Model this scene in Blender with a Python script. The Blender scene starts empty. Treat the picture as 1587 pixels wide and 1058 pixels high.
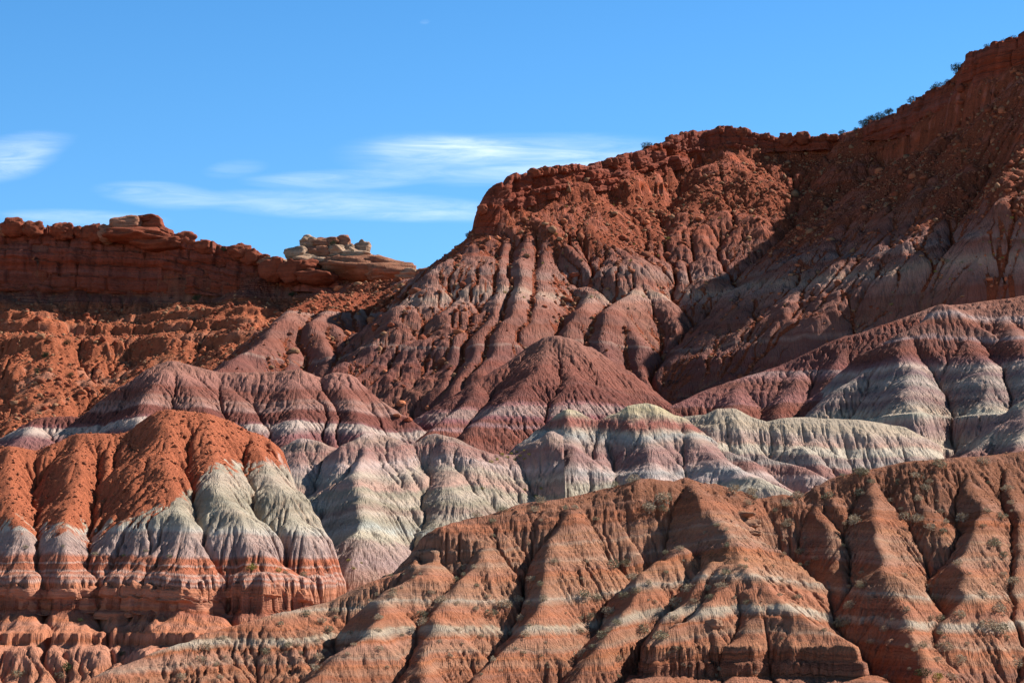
import bpy, bmesh, math, random, time
import numpy as np
from mathutils import Vector, Matrix, Euler
T0 = time.time()
random.seed(7)
C = bpy.context.scene.collection
# ------------------------------------------------------------------ camera, sky, sun, exposure
F = 3580.0                       # focal length in photo pixels (photo 1587 wide)
HOR = 1000.0                     # image row of the horizon
TH = math.atan((HOR - 529.0) / F)
cam_d = bpy.data.cameras.new('camera'); cam = bpy.data.objects.new('camera', cam_d); C.objects.link(cam)
cam_d.sensor_width = 36.0; cam_d.lens = 36.0 * F / 1587.0
cam_d.clip_start = 1.0; cam_d.clip_end = 30000
cam.location = (0, 0, 0); cam.rotation_euler = (math.pi / 2 + TH, 0, 0)
bpy.context.scene.camera = cam
SUN_EL, SUN_BACK = math.radians(39.5), math.radians(25)     # height; how far behind the picture plane, from the right
S = Vector((math.cos(SUN_EL) * math.cos(SUN_BACK), math.cos(SUN_EL) * math.sin(SUN_BACK), math.sin(SUN_EL)))
sd = bpy.data.lights.new('sun', 'SUN'); sd.energy = 5.0; sd.angle = math.radians(0.5); sd.color = (1.0, 0.935, 0.84)
so = bpy.data.objects.new('sun', sd); C.objects.link(so); so.rotation_euler = S.to_track_quat('Z', 'Y').to_euler()
w = bpy.data.worlds.new('World'); bpy.context.scene.world = w; w.use_nodes = True
vs = bpy.context.scene.view_settings; vs.view_transform = 'Standard'; vs.look = 'None'; vs.exposure = 0.92; vs.gamma = 1.0

def N(nt, typ, x=0, y=0, **kw):
    n = nt.nodes.new(typ)
    for k, v in kw.items():
        if k.startswith('i_'):
            n.inputs[k[2:].replace('_', ' ')].default_value = v
        else:
            setattr(n, k, v)
    return n

def math_n(nt, op, a, b=None, c=None, clamp=False):
    n = nt.nodes.new('ShaderNodeMath'); n.operation = op; n.use_clamp = clamp
    for i, v in enumerate((a, b, c)):
        if v is None: continue
        if isinstance(v, (int, float)): n.inputs[i].default_value = v
        else: nt.links.new(v, n.inputs[i])
    return n.outputs[0]

def mix_c(nt, fac, a, b, blend='MIX'):
    n = nt.nodes.new('ShaderNodeMix'); n.data_type = 'RGBA'; n.blend_type = blend
    n.clamp_factor = True
    for s, v in ((n.inputs[0], fac), (n.inputs[6], a), (n.inputs[7], b)):
        if isinstance(v, (int, float)): s.default_value = v
        elif isinstance(v, tuple): s.default_value = (*v[:3], 1)
        else: nt.links.new(v, s)
    return n.outputs[2]

def noise_n(nt, vec, scale, detail=3, rough=0.55, dist=0.0):
    n = nt.nodes.new('ShaderNodeTexNoise'); n.inputs['Scale'].default_value = scale
    n.inputs['Detail'].default_value = detail; n.inputs['Roughness'].default_value = rough
    n.inputs['Distortion'].default_value = dist
    nt.links.new(vec, n.inputs['Vector']); return n.outputs[0]

def map_n(nt, v, a, b, c=0.0, d=1.0, smooth=False):
    n = nt.nodes.new('ShaderNodeMapRange'); n.clamp = True
    if smooth: n.interpolation_type = 'SMOOTHSTEP'
    nt.links.new(v, n.inputs[0])
    for i, x in zip((1, 2, 3, 4), (a, b, c, d)): n.inputs[i].default_value = x
    return n.outputs[0]

def scale_v(nt, v, s):
    n = nt.nodes.new('ShaderNodeVectorMath'); n.operation = 'MULTIPLY'; nt.links.new(v, n.inputs[0]); n.inputs[1].default_value = s
    return n.outputs[0]

def build_world():
    nt = w.node_tree; nt.nodes.clear()
    out = N(nt, 'ShaderNodeOutputWorld'); bg = N(nt, 'ShaderNodeBackground')
    sky = N(nt, 'ShaderNodeTexSky', sky_type='NISHITA', sun_disc=False)
    sky.sun_elevation = SUN_EL; sky.sun_rotation = math.atan2(S.x, S.y); sky.altitude = 2600; sky.air_density = 1.0; sky.dust_density = 0.4; sky.ozone_density = 1.5
    tc = N(nt, 'ShaderNodeTexCoord')
    # thin cirrus at great height: a layer of noise on the plane above (direction / height)
    sep = N(nt, 'ShaderNodeSeparateXYZ'); nt.links.new(tc.outputs['Generated'], sep.inputs[0])
    az = math_n(nt, 'ARCTAN2', sep.outputs[0], sep.outputs[1]); el = math_n(nt, 'ARCSINE', sep.outputs[2])
    tot = None
    comb = N(nt, 'ShaderNodeCombineXYZ'); nt.links.new(az, comb.inputs[0]); nt.links.new(el, comb.inputs[1])
    wis = noise_n(nt, scale_v(nt, comb.outputs[0], (20, 190, 1)), 1.0, 8, 0.66, 1.0)
    soft = noise_n(nt, scale_v(nt, comb.outputs[0], (9, 40, 1)), 1.0, 3, 0.5, 0.4)
    for (u, v, ru, rv, tilt, dens) in CLOUDS:
        a0 = math.atan((u - 793.5) / F); e0 = math.atan((HOR - v) / F)
        da = math_n(nt, 'MULTIPLY', math_n(nt, 'SUBTRACT', az, a0), F / ru)
        de = math_n(nt, 'MULTIPLY', math_n(nt, 'SUBTRACT', math_n(nt, 'SUBTRACT', el, e0), math_n(nt, 'MULTIPLY', math_n(nt, 'SUBTRACT', az, a0), tilt)), F / rv)
        r2 = math_n(nt, 'ADD', math_n(nt, 'ADD', math_n(nt, 'MULTIPLY', da, da), math_n(nt, 'MULTIPLY', de, de)), math_n(nt, 'MULTIPLY', math_n(nt, 'SUBTRACT', soft, 0.5), 2.2))
        fall = math_n(nt, 'MULTIPLY', map_n(nt, r2, -0.1, 1.35, 1, 0, True), dens)
        tot = fall if tot is None else math_n(nt, 'ADD', tot, fall)
    k = math_n(nt, 'MULTIPLY', tot, map_n(nt, wis, 0.28, 0.75, 0.12, 1.1))
    k = math_n(nt, 'MULTIPLY', k, map_n(nt, soft, 0.25, 0.6, 0.35, 1.1), None, True)
    sat = N(nt, 'ShaderNodeHueSaturation'); sat.inputs['Saturation'].default_value = 1.32; nt.links.new(sky.outputs[0], sat.inputs['Color'])
    # sky dimmed overhead, out of view, to weaken fill light; boosted near the horizon
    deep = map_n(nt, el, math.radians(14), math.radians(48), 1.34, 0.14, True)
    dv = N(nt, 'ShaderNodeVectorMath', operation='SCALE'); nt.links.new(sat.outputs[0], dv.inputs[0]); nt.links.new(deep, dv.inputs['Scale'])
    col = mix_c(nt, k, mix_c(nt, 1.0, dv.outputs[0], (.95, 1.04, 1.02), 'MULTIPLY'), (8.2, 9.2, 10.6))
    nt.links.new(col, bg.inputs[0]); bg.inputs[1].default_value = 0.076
    nt.links.new(bg.outputs[0], out.inputs[0])
CLOUDS = [(580, 318, 280, 22, -0.03, 0.52), (520, 274, 140, 15, 0.03, 0.42), (840, 242, 290, 40, -0.02, 0.58), (690, 226, 120, 22, -0.02, 0.3), (700, 222, 110, 16, 0.0, 0.3),
          (5, 255, 90, 36, 0.25, 0.5), (235, 304, 100, 20, -0.05, 0.4), (355, 260, 50, 14, 0.1, 0.16), (110, 346, 120, 14, 0.0, 0.4), (655, 17, 8, 4, 0.1, 0.12)]
build_world()

# ------------------------------------------------------------------ numeric helpers
ct, st_ = math.cos(TH), math.sin(TH)
def P(u, v, Y):
    xc, yc = (u - 793.5) / F, (529.0 - v) / F
    d = (xc, ct - yc * st_, st_ + yc * ct)
    k = Y / d[1]
    return np.array((d[0] * k, Y, d[2] * k))
def ZV(v, Y): return P(793.5, v, Y)[2]
def proj(p):
    x, y, z = p
    yf = y * ct + z * st_; zu = -y * st_ + z * ct
    return 793.5 + F * x / yf, 529.0 - F * zu / yf

def chain(start, pts, g):
    """start (u,v,Y); following photo pixels; each next point lies g lower per metre walked"""
    out = [P(*start)]
    gs = g if isinstance(g, (list, tuple)) else [g] * len(pts)
    for (u, v), gg in zip(pts, gs):
        p0 = out[-1]; lo, hi = p0[1] * 0.5, p0[1]
        for _ in range(50):
            m = (lo + hi) / 2; q = P(u, v, m)
            f = q[2] - (p0[2] - gg * math.hypot(q[0] - p0[0], q[1] - p0[1]))
            if f > 0: lo = m
            else: hi = m
        out.append(P(u, v, (lo + hi) / 2))
    return np.array(out)

_rng = np.random.RandomState(3)
_perm = _rng.permutation(4096); _perm = np.concatenate([_perm, _perm, _perm])
_ga = _rng.rand(4096).astype(np.float64) * 2 * np.pi
_gx, _gy = np.cos(_ga), np.sin(_ga); _val = _rng.rand(4096) * 2 - 1
def noise2(x, y, seed=0):
    xi = np.floor(x).astype(np.int64); yi = np.floor(y).astype(np.int64)
    xf, yf = x - xi, y - yi
    u = xf * xf * xf * (xf * (xf * 6 - 15) + 10); v = yf * yf * yf * (yf * (yf * 6 - 15) + 10)
    def g(ix, iy, dx, dy):
        h = _perm[(_perm[(ix + seed * 131) & 4095] + iy) & 4095]
        return _gx[h] * dx + _gy[h] * dy
    a = g(xi, yi, xf, yf); b = g(xi + 1, yi, xf - 1, yf); c = g(xi, yi + 1, xf, yf - 1); d = g(xi + 1, yi + 1, xf - 1, yf - 1)
    return ((a * (1 - u) + b * u) * (1 - v) + (c * (1 - u) + d * u) * v) * 1.5
def fbm(x, y, o=4, seed=0, gain=0.5):
    s = 0; a = 1.0
    for i in range(o):
        s = s + a * noise2(x * 2 ** i, y * 2 ** i, seed + i); a *= gain
    return s
def noise3(x, y, z, seed=0):
    xi, yi, zi = (np.floor(t).astype(np.int64) for t in (x, y, z))
    fx, fy, fz = x - xi, y - yi, z - zi
    fx, fy, fz = (t * t * (3 - 2 * t) for t in (fx, fy, fz))
    def h(a, b, c): return _val[_perm[(_perm[(_perm[(a + seed * 57) & 4095] + b) & 4095] + c) & 4095]]
    r = 0
    for i in (0, 1):
        for j in (0, 1):
            for k in (0, 1):
                r = r + h(xi + i, yi + j, zi + k) * (fx if i else 1 - fx) * (fy if j else 1 - fy) * (fz if k else 1 - fz)
    return r
def fbm3(x, y, z, o=4, seed=0, gain=0.5):
    s = 0; a = 1.0
    for i in range(o): s = s + a * noise3(x * 2 ** i, y * 2 ** i, z * 2 ** i, seed + i); a *= gain
    return s
def sstep(a, b, x):
    t = np.clip((x - a) / (b - a), 0, 1); return t * t * (3 - 2 * t)
def bilin(G, fx, fy):
    ny, nx = G.shape
    fx = np.clip(fx, 0, nx - 1.001); fy = np.clip(fy, 0, ny - 1.001)
    ix = fx.astype(int); iy = fy.astype(int); ax = fx - ix; ay = fy - iy
    return (G[iy, ix] * (1 - ax) + G[iy, ix + 1] * ax) * (1 - ay) + (G[iy + 1, ix] * (1 - ax) + G[iy + 1, ix + 1] * ax) * ay

def ridge_field(X, Y, ridges, wx=0, wy=0):
    """union of ridges: returns height and the run-off coordinates (u across the flow, d down it)"""
    Xw, Yw = X + wx, Y + wy
    H = np.full(X.shape, -1e9); U = np.zeros(X.shape); D = np.zeros(X.shape)
    for ri, R in enumerate(ridges):
        pts, s, r = R['pts'], R.get('s', 0.75), R.get('r', 2.0)
        bd = np.full(X.shape, 1e18); bz = np.zeros(X.shape); bt = np.zeros(X.shape); bg = np.zeros(X.shape)
        bx = np.zeros(X.shape); side = np.zeros(X.shape)
        L = 0.0
        for a, b in zip(pts[:-1], pts[1:]):
            ab = b[:2] - a[:2]; l2 = ab @ ab; l = math.sqrt(l2)
            if l < 1e-6: continue
            t = np.clip(((Xw - a[0]) * ab[0] + (Yw - a[1]) * ab[1]) / l2, 0, 1)
            dx = Xw - (a[0] + t * ab[0]); dy = Yw - (a[1] + t * ab[1]); d2 = dx * dx + dy * dy
            m = d2 < bd
            g = (a[2] - b[2]) / l
            bd = np.where(m, d2, bd); bz = np.where(m, a[2] + t * (b[2] - a[2]), bz)
            ang = np.arctan2(dy, dx)
            cap = np.where((t <= 0) | (t >= 1), 1.0, 0.0)
            bt = np.where(m, L + t * l, bt); bg = np.where(m, g, bg); bx = np.where(m, cap * ang, bx)
            side = np.where(m, np.sign(ab[0] * dy - ab[1] * dx), side)
            L += l
        d = np.sqrt(bd)
        sl = s
        if 's2' in R:                       # other slope on the left-hand side of the walk
            sl = np.where(side > 0, R['s2'], s)
        # concave toe: steep at first, easing with distance
        con = R.get('con', 0.0)
        fall = sl * (np.sqrt(d * d + r * r) - r) 
        if con: fall = fall - con * sl * np.maximum(d - R.get('cd', 20), 0)
        for (e, wd, hh, nz, sc) in R.get('cliff', ()):      # a cliff hh high, e from the crest line, its edge ragged by nz over sc metres
            q = fbm(X / sc, Y / sc, 4, 61 + int(e * 7)); q = np.floor(q * 3.5) / 3.5 * .6 + q * .4
            fall = fall + hh * sstep(0, wd, d - e - nz * q)
        h = bz - fall
        m = h > H
        H = np.where(m, h, H); D = np.where(m, d, D)
        U = np.where(m, ri * 37.7 + bt - bg / s * d * 0.8 + bx * 9.0 + side * 13.0, U)
    return H, U, D

def erode(h, dx, steps=8, K=0.02, m=0.5, diff=0.08, seed=0, thr=1.0):
    ny, nx = h.shape; n = ny * nx; rs = np.random.RandomState(seed)
    idx = np.arange(n).reshape(ny, nx); offs = [(-1, -1), (-1, 0), (-1, 1), (0, -1), (0, 1), (1, -1), (1, 0), (1, 1)]
    A = None
    for sidx in range(steps):
        hp = np.pad(h, 1, mode='edge'); best = np.zeros((ny, nx)); rec = idx.copy(); dist = np.full((ny, nx), dx)
        for (a, b) in offs:
            dd = dx * math.hypot(a, b)
            sl = (h - hp[1 + a:1 + a + ny, 1 + b:1 + b + nx]) / dd * (1 + 0.35 * (rs.rand(ny, nx) - .5))
            m_ = sl > best
            best = np.where(m_, sl, best)
            ii = np.clip(idx + a * nx + b, 0, n - 1); rec = np.where(m_, ii, rec); dist = np.where(m_, dd, dist)
        flat = h.ravel(); order = np.argsort(-flat, kind='stable').tolist(); r = rec.ravel().tolist()
        Al = [1.0] * n
        for i in order:
            j = r[i]
            if j != i: Al[j] += Al[i]
        A = np.array(Al)
        f = (K * np.maximum(A ** m - thr, 0) / dist.ravel() * 1.0).tolist(); hl = flat.tolist()
        order.reverse()
        for i in order:
            j = r[i]
            if j != i:
                if hl[j] < hl[i]: hl[i] = (hl[i] + f[i] * hl[j]) / (1 + f[i])
        h = np.array(hl).reshape(ny, nx)
        if diff:
            hp = np.pad(h, 1, mode='edge')
            h = h + diff * (hp[:-2, 1:-1] + hp[2:, 1:-1] + hp[1:-1, :-2] + hp[1:-1, 2:] - 4 * h)
    return h, A.reshape(ny, nx)

TERR = {}; TALUS = {}
def grid_mesh(name, X, Y, H, attrs, uv, mat, keep=None, kind='structure'):
    ny, nx = H.shape; n = ny * nx
    co = np.stack([X, Y, H], -1).reshape(-1, 3).astype(np.float32)
    idx = np.arange(n).reshape(ny, nx)
    q = np.stack([idx[:-1, :-1], idx[:-1, 1:], idx[1:, 1:], idx[1:, :-1]], -1).reshape(-1, 4)
    if keep is not None:
        kf = keep[:-1, :-1] & keep[:-1, 1:] & keep[1:, 1:] & keep[1:, :-1]
        q = q[kf.ravel()]
        used = np.zeros(n, bool); used[q.ravel()] = True; remap = np.cumsum(used) - 1
        co = co[used]; q = remap[q]
    else: used = np.ones(n, bool)
    me = bpy.data.meshes.new(name)
    me.vertices.add(len(co)); me.vertices.foreach_set('co', co.ravel())
    me.loops.add(q.size); me.loops.foreach_set('vertex_index', q.ravel().astype(np.int32))
    me.polygons.add(len(q)); me.polygons.foreach_set('loop_start', np.arange(0, q.size, 4, dtype=np.int32))
    me.polygons.foreach_set('use_smooth', np.ones(len(q), bool))
    me.update(calc_edges=True)
    for k, a in attrs.items():
        at = me.attributes.new(k, 'FLOAT', 'POINT'); at.data.foreach_set('value', a.ravel()[used].astype(np.float32))
    at = me.attributes.new('flow', 'FLOAT_VECTOR', 'POINT')
    fl = np.stack([uv[0], uv[1], np.zeros_like(uv[0])], -1).reshape(-1, 3)[used].astype(np.float32)
    at.data.foreach_set('vector', fl.ravel())
    me.materials.append(mat)
    o = bpy.data.objects.new(name, me); C.objects.link(o)
    if kind: o['kind'] = kind
    return o

# ------------------------------------------------------------------ strata material
def strata_mat(name, stops, dip=(0, 0), warp=1.0, fine=0.25, tal=((.50, .125, .05), (.36, .085, .04)), px=0.13, rill=1.0, ledge=0.0, grain=1.0, streak=0.35, rough=0.95, fine_scale=1.0, wscale=.03, wash=(.36, .17, .105), washk=.75, hump=None, alb=.84):
    """px: metres per picture pixel at this hill, sets the size of the finest relief"""
    m = bpy.data.materials.new(name); m.use_nodes = True; nt = m.node_tree; nt.nodes.clear()
    out = N(nt, 'ShaderNodeOutputMaterial'); bs = N(nt, 'ShaderNodeBsdfPrincipled'); bs.inputs['Roughness'].default_value = rough
    bs.inputs['Specular IOR Level'].default_value = 0.15
    nt.links.new(bs.outputs[0], out.inputs[0])
    geo = N(nt, 'ShaderNodeNewGeometry'); sep = N(nt, 'ShaderNodeSeparateXYZ'); nt.links.new(geo.outputs['Position'], sep.inputs[0])
    pos = geo.outputs['Position']
    fl = N(nt, 'ShaderNodeAttribute', attribute_name='flow').outputs['Vector']
    ta = N(nt, 'ShaderNodeAttribute', attribute_name='talus').outputs['Fac']
    z = math_n(nt, 'ADD', math_n(nt, 'ADD', sep.outputs[2], math_n(nt, 'MULTIPLY', sep.outputs[0], dip[0])), math_n(nt, 'MULTIPLY', sep.outputs[1], dip[1]))
    if hump:
        hx = math_n(nt, 'DIVIDE', math_n(nt, 'SUBTRACT', sep.outputs[0], hump[0]), hump[1])
        z = math_n(nt, 'SUBTRACT', z, math_n(nt, 'MULTIPLY', math_n(nt, 'EXPONENT', math_n(nt, 'MULTIPLY', math_n(nt, 'MULTIPLY', hx, hx), -1.0)), hump[2]))
    big = noise_n(nt, pos, wscale, 3, 0.5)
    rag = noise_n(nt, pos, 0.35 * 0.13 / px, 4, 0.6)
    streakn = noise_n(nt, scale_v(nt, fl, (0.35 * .13 / px * 2, 0.03 * .13 / px * 2, 1)), 1.0, 4, 0.6)
    z = math_n(nt, 'ADD', z, math_n(nt, 'MULTIPLY', math_n(nt, 'SUBTRACT', big, 0.5), warp * 4))
    z = math_n(nt, 'ADD', z, math_n(nt, 'MULTIPLY', math_n(nt, 'SUBTRACT', rag, 0.5), warp * 0.9))
    fsep = N(nt, 'ShaderNodeSeparateXYZ'); nt.links.new(fl, fsep.inputs[0]); dfade = map_n(nt, fsep.outputs[1], 8 * px, 45 * px, 0, 1, True)
    streakn = math_n(nt, 'ADD', 0.5, math_n(nt, 'MULTIPLY', math_n(nt, 'SUBTRACT', streakn, 0.5), dfade))
    z = math_n(nt, 'ADD', z, math_n(nt, 'MULTIPLY', math_n(nt, 'SUBTRACT', streakn, 0.5), warp * 1.0))
    zs = sorted(stops, key=lambda t: t[0])
    def ramp(zs):
        z0, z1 = zs[0][0], zs[-1][0]
        cr = N(nt, 'ShaderNodeValToRGB'); el = cr.color_ramp.elements
        nt.links.new(map_n(nt, z, z0, z1), cr.inputs[0])
        el[0].position = 0; el[0].color = (*zs[0][1], 1); el[1].position = 1; el[1].color = (*zs[-1][1], 1)
        for zz, c in zs[1:-1]:
            e = el.new((zz - z0) / (z1 - z0)); e.color = (*c, 1)
        return cr.outputs[0]
    if len(zs) <= 30: col = ramp(zs)
    else:
        h = len(zs) // 2
        col = mix_c(nt, math_n(nt, 'GREATER_THAN', z, zs[h][0]), ramp(zs[:h + 1]), ramp(zs[h:]))
    # thin beds
    cz = N(nt, 'ShaderNodeCombineXYZ'); nt.links.new(math_n(nt, 'MULTIPLY', sep.outputs[0], 0.01), cz.inputs[0]); nt.links.new(z, cz.inputs[2])
    beds = noise_n(nt, cz.outputs[0], 1.1 * .13 / px * fine_scale, 4, 0.65)
    bedf = map_n(nt, beds, 0.3, 0.7, 1 - fine, 1 + fine)
    hv = N(nt, 'ShaderNodeHueSaturation'); nt.links.new(col, hv.inputs['Color']); nt.links.new(bedf, hv.inputs['Value'])
    nt.links.new(map_n(nt, noise_n(nt, cz.outputs[0], 0.63 * .13 / px * fine_scale, 3), 0.3, 0.7, 1.12, 0.88), hv.inputs['Saturation'])
    col = hv.outputs[0]
    # wash streaks running down the slope
    sv = N(nt, 'ShaderNodeHueSaturation'); nt.links.new(col, sv.inputs['Color']); nt.links.new(map_n(nt, streakn, 0.3, 0.7, 1 - streak * .5, 1 + streak * .5), sv.inputs['Value']); col = sv.outputs[0]
    wa = math_n(nt, 'MULTIPLY', N(nt, 'ShaderNodeAttribute', attribute_name='wash').outputs['Fac'], map_n(nt, rag, .3, .6, .5 * washk, washk), None, True)
    col = mix_c(nt, wa, col, wash)
    # loose rubble colour
    sp = noise_n(nt, pos, 1.2 * .13 / px, 5, 0.7); 
    tc = mix_c(nt, map_n(nt, sp, 0.35, 0.65), tal[1], tal[0])
    tn = noise_n(nt, pos, 0.25 * .13 / px, 5, 0.65)
    tf = map_n(nt, math_n(nt, 'ADD', ta, math_n(nt, 'MULTIPLY', math_n(nt, 'SUBTRACT', tn, 0.5), 1.1)), 0.42, 0.58)
    col = mix_c(nt, tf, col, tc)
    # speckle
    gr = noise_n(nt, pos, 5.0 * .13 / px, 3, 0.7)
    gv = N(nt, 'ShaderNodeHueSaturation'); nt.links.new(col, gv.inputs['Color']); nt.links.new(map_n(nt, gr, 0.3, 0.7, alb * (1 - .18 * grain), alb * (1 + .18 * grain)), gv.inputs['Value']); col = gv.outputs[0]
    bc = N(nt, 'ShaderNodeAttribute', attribute_name='cliff').outputs['Fac']
    nt.links.new(col, bs.inputs['Base Color'])
    # relief: rills along the flow, beds, grit
    f_ = 1 / (5.2 * px); nsep = N(nt, 'ShaderNodeSeparateXYZ'); nt.links.new(geo.outputs['Normal'], nsep.inputs[0])
    rA = noise_n(nt, scale_v(nt, pos, (f_, f_ * .18, f_ * .09)), 1.0, 3, 0.62, 0.25); rB = noise_n(nt, scale_v(nt, pos, (f_ * .18, f_, f_ * .09)), 1.0, 3, 0.62, 0.25)
    wf = map_n(nt, math_n(nt, 'SUBTRACT', math_n(nt, 'ABSOLUTE', nsep.outputs[0]), math_n(nt, 'ABSOLUTE', nsep.outputs[1])), -.12, .12, 0, 1, True)
    vr = math_n(nt, 'ADD', math_n(nt, 'MULTIPLY', rA, math_n(nt, 'SUBTRACT', 1.0, wf)), math_n(nt, 'MULTIPLY', rB, wf))
    vr = math_n(nt, 'MULTIPLY', math_n(nt, 'ABSOLUTE', math_n(nt, 'SUBTRACT', vr, 0.5)), map_n(nt, noise_n(nt, pos, .05 * .13 / px, 2), .35, .6, .9, 3.0))
    r1 = noise_n(nt, scale_v(nt, fl, (1.15 * .13 / px, 0.06 * .13 / px, 1)), 1.0, 3, 0.6, 0.3)
    r2 = noise_n(nt, scale_v(nt, fl, (0.45 * .13 / px, 0.03 * .13 / px, 1)), 1.0, 2, 0.5, 0.3)
    ridg = math_n(nt, 'ABSOLUTE', math_n(nt, 'SUBTRACT', r1, 0.5)); ridg2 = math_n(nt, 'ABSOLUTE', math_n(nt, 'SUBTRACT', r2, 0.5))
    notal = math_n(nt, 'SUBTRACT', 1.0, math_n(nt, 'MULTIPLY', tf, 0.5))
    rr = math_n(nt, 'MULTIPLY', math_n(nt, 'ADD', math_n(nt, 'MULTIPLY', ridg, 1.5), math_n(nt, 'MULTIPLY', ridg2, 3.0)), math_n(nt, 'MULTIPLY', math_n(nt, 'MULTIPLY', notal, dfade), rill * .3))
    gg = math_n(nt, 'MULTIPLY', noise_n(nt, pos, 2.4 * .13 / px, 4, 0.75), math_n(nt, 'ADD', 0.35 * grain, math_n(nt, 'MULTIPLY', tf, 0.95)))
    bb = math_n(nt, 'MULTIPLY', beds, math_n(nt, 'ADD', ledge, math_n(nt, 'MULTIPLY', bc, 3.0)))
    hgt = math_n(nt, 'ADD', math_n(nt, 'ADD', math_n(nt, 'ADD', rr, math_n(nt, 'MULTIPLY', math_n(nt, 'MULTIPLY', vr, notal), min(rill, 1) * 1.0)), gg), bb)
    bp = N(nt, 'ShaderNodeBump'); bp.inputs['Strength'].default_value = 1.0; bp.inputs['Distance'].default_value = px * 3.2
    nt.links.new(hgt, bp.inputs['Height']); nt.links.new(bp.outputs[0], bs.inputs['Normal'])
    return m

def bench(h, z0, z1, k, w=0.5):
    """hard bed between z0 and z1: heights squeezed so that the bed stands as a cliff with a shelf on top"""
    zc = z1
    a = zc + (z1 - z0) * 0
    hh = np.where(h > z1, h, h)
    # shelf zone of thickness k above z1 is flattened onto z1; the same height is taken up as cliff
    lo, hi = z0 - 0.0, z1 + k
    t = np.clip((h - lo) / (hi - lo), 0, 1)
    tt = sstep(w - .12, w + .12, t) * (1 - 0.25) + 0.25 * t
    return np.where((h > lo) & (h < hi), lo + tt * (hi - lo), h)

def terrain(name, x0, x1, y0, y1, dx, ridges, mat, sim=2, warp=(4, 20), rough=(0.6, 12), sim_kw=None, gul=None, post=None, talus=None, zmin=-6, margin=1.28, amp_r=1.0, lam=7.0, fine_kw=None, cliff_d=-9):
    t0 = time.time()
    xs = np.arange(x0, x1 + dx, dx); ys = np.arange(y0, y1 + dx, dx); X, Y = np.meshgrid(xs, ys)
    # coarse run with erosion
    cd = dx * sim; xc = np.arange(x0, x1 + cd, cd); yc = np.arange(y0, y1 + cd, cd); XC, YC = np.meshgrid(xc, yc)
    def base(X, Y):
        wx = warp[0] * fbm(X / warp[1], Y / warp[1], 3, 11); wy = warp[0] * fbm(X / warp[1], Y / warp[1], 3, 21)
        return ridge_field(X, Y, ridges, wx, wy)
    HC, UC, DC = base(XC, YC)
    ero = sstep(0.0, 8 * dx / .2, DC)
    HC0 = HC.copy()
    HC = HC + (rough[0] * fbm(XC / rough[1], YC / rough[1], 4, 5)) * (0.15 + ero)
    if amp_r:
        w1 = fbm(XC / 9 / dx * .2, YC / 9 / dx * .2, 2, 77) * 0.5
        HC = HC - amp_r * (1 - 2 * np.abs(noise2(UC / lam + w1, DC / (lam * 14), 31))) * sstep(0, lam * 1.6, DC)
    HE, A = erode(HC, cd, **(sim_kw or {}))
    # upsample
    fx = (X - x0) / cd; fy = (Y - y0) / cd
    H, U, D = base(X, Y)
    delta = bilin(HE - HC0, fx, fy); H = H + delta
    acc = bilin(np.log(A), fx, fy)
    q = dx / .2
    H = H + 0.16 * q * fbm(X / (1.0 * q), Y / (1.0 * q), 3, 91) * (.25 + .75 * sstep(0, 3, D))
    kw = dict(steps=3, K=.045 * q, m=.40, diff=.03, seed=9, thr=1.25); kw.update(fine_kw or {})
    H1 = H
    H, A2 = erode(H, dx, **kw)
    patch = .45 + .9 * sstep(-.5, .5, fbm(X / 22 / q, Y / 14 / q, 2, 55))
    H = H1 + (H - H1) * patch * sstep(0, 2.5 * q, D - cliff_d)
    wash = np.clip((acc - 1.3) * .30, 0, .8) + .25 * sstep(.1, .7, fbm(X / 12 / q, Y / 8 / q, 3, 57))
    acc = np.maximum(acc, np.log(A2) - 1.0)
    if post is not None: H, cl = post(X, Y, H, U, D)
    else: cl = np.zeros_like(H)
    if cl is None: cl = np.zeros_like(H)
    ta = talus(X, Y, H, acc, D, U) if talus is not None else np.zeros_like(H)
    keep = (H > zmin) & (np.abs(X) < Y * 793.5 / F * margin + 6)
    TERR[name] = (x0, y0, dx, H); TALUS[name] = ta
    o = grid_mesh(name, X, Y, H, {'talus': ta, 'cliff': cl, 'wash': wash}, (U, D), mat, keep)
    print(name, H.shape, 'kept', keep.sum(), 'sec', round(time.time() - t0, 1))
    return o

def hit(u, v, names=None):
    """nearest terrain under photo pixel (u, v)"""
    best = None
    d = P(u, v, 1.0)
    for nme, (x0, y0, dx, H) in TERR.items():
        if names and nme not in names: continue
        ny, nx = H.shape
        Ys = np.arange(y0, y0 + (ny - 1) * dx, dx * 0.5)
        hh = bilin(H, (d[0] * Ys - x0) / dx, (Ys - y0) / dx)
        below = np.nonzero(d[2] * Ys < hh)[0]
        if len(below):
            Yh = Ys[below[0]]
            if best is None or Yh < best[1]: best = np.array((d[0] * Yh, Yh, d[2] * Yh))
    return best
def height_at(nme, x, y):
    x0, y0, dx, H = TERR[nme]
    return float(bilin(H, np.array([(x - x0) / dx]), np.array([(y - y0) / dx]))[0])

def R(start, pts, g=0.5, s=0.75, r=2.0, **kw): return dict(pts=chain(start, pts, g), s=s, r=r, **kw)
def remap_v(H, Y0, knots):
    a = sorted([(ZV(v, Y0), ZV(w_, Y0)) for v, w_ in knots]); xi = np.array([t[0] for t in a]); xo = np.array([t[1] for t in a])
    o = np.interp(H, xi, xo); o = np.where(H > xi[-1], H - xi[-1] + xo[-1], o); return np.where(H < xi[0], H - xi[0] + xo[0], o)
def RC(pts, s=0.75, r=2.0, **kw): return dict(pts=np.array([P(*p) for p in pts]), s=s, r=r, **kw)

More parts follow.
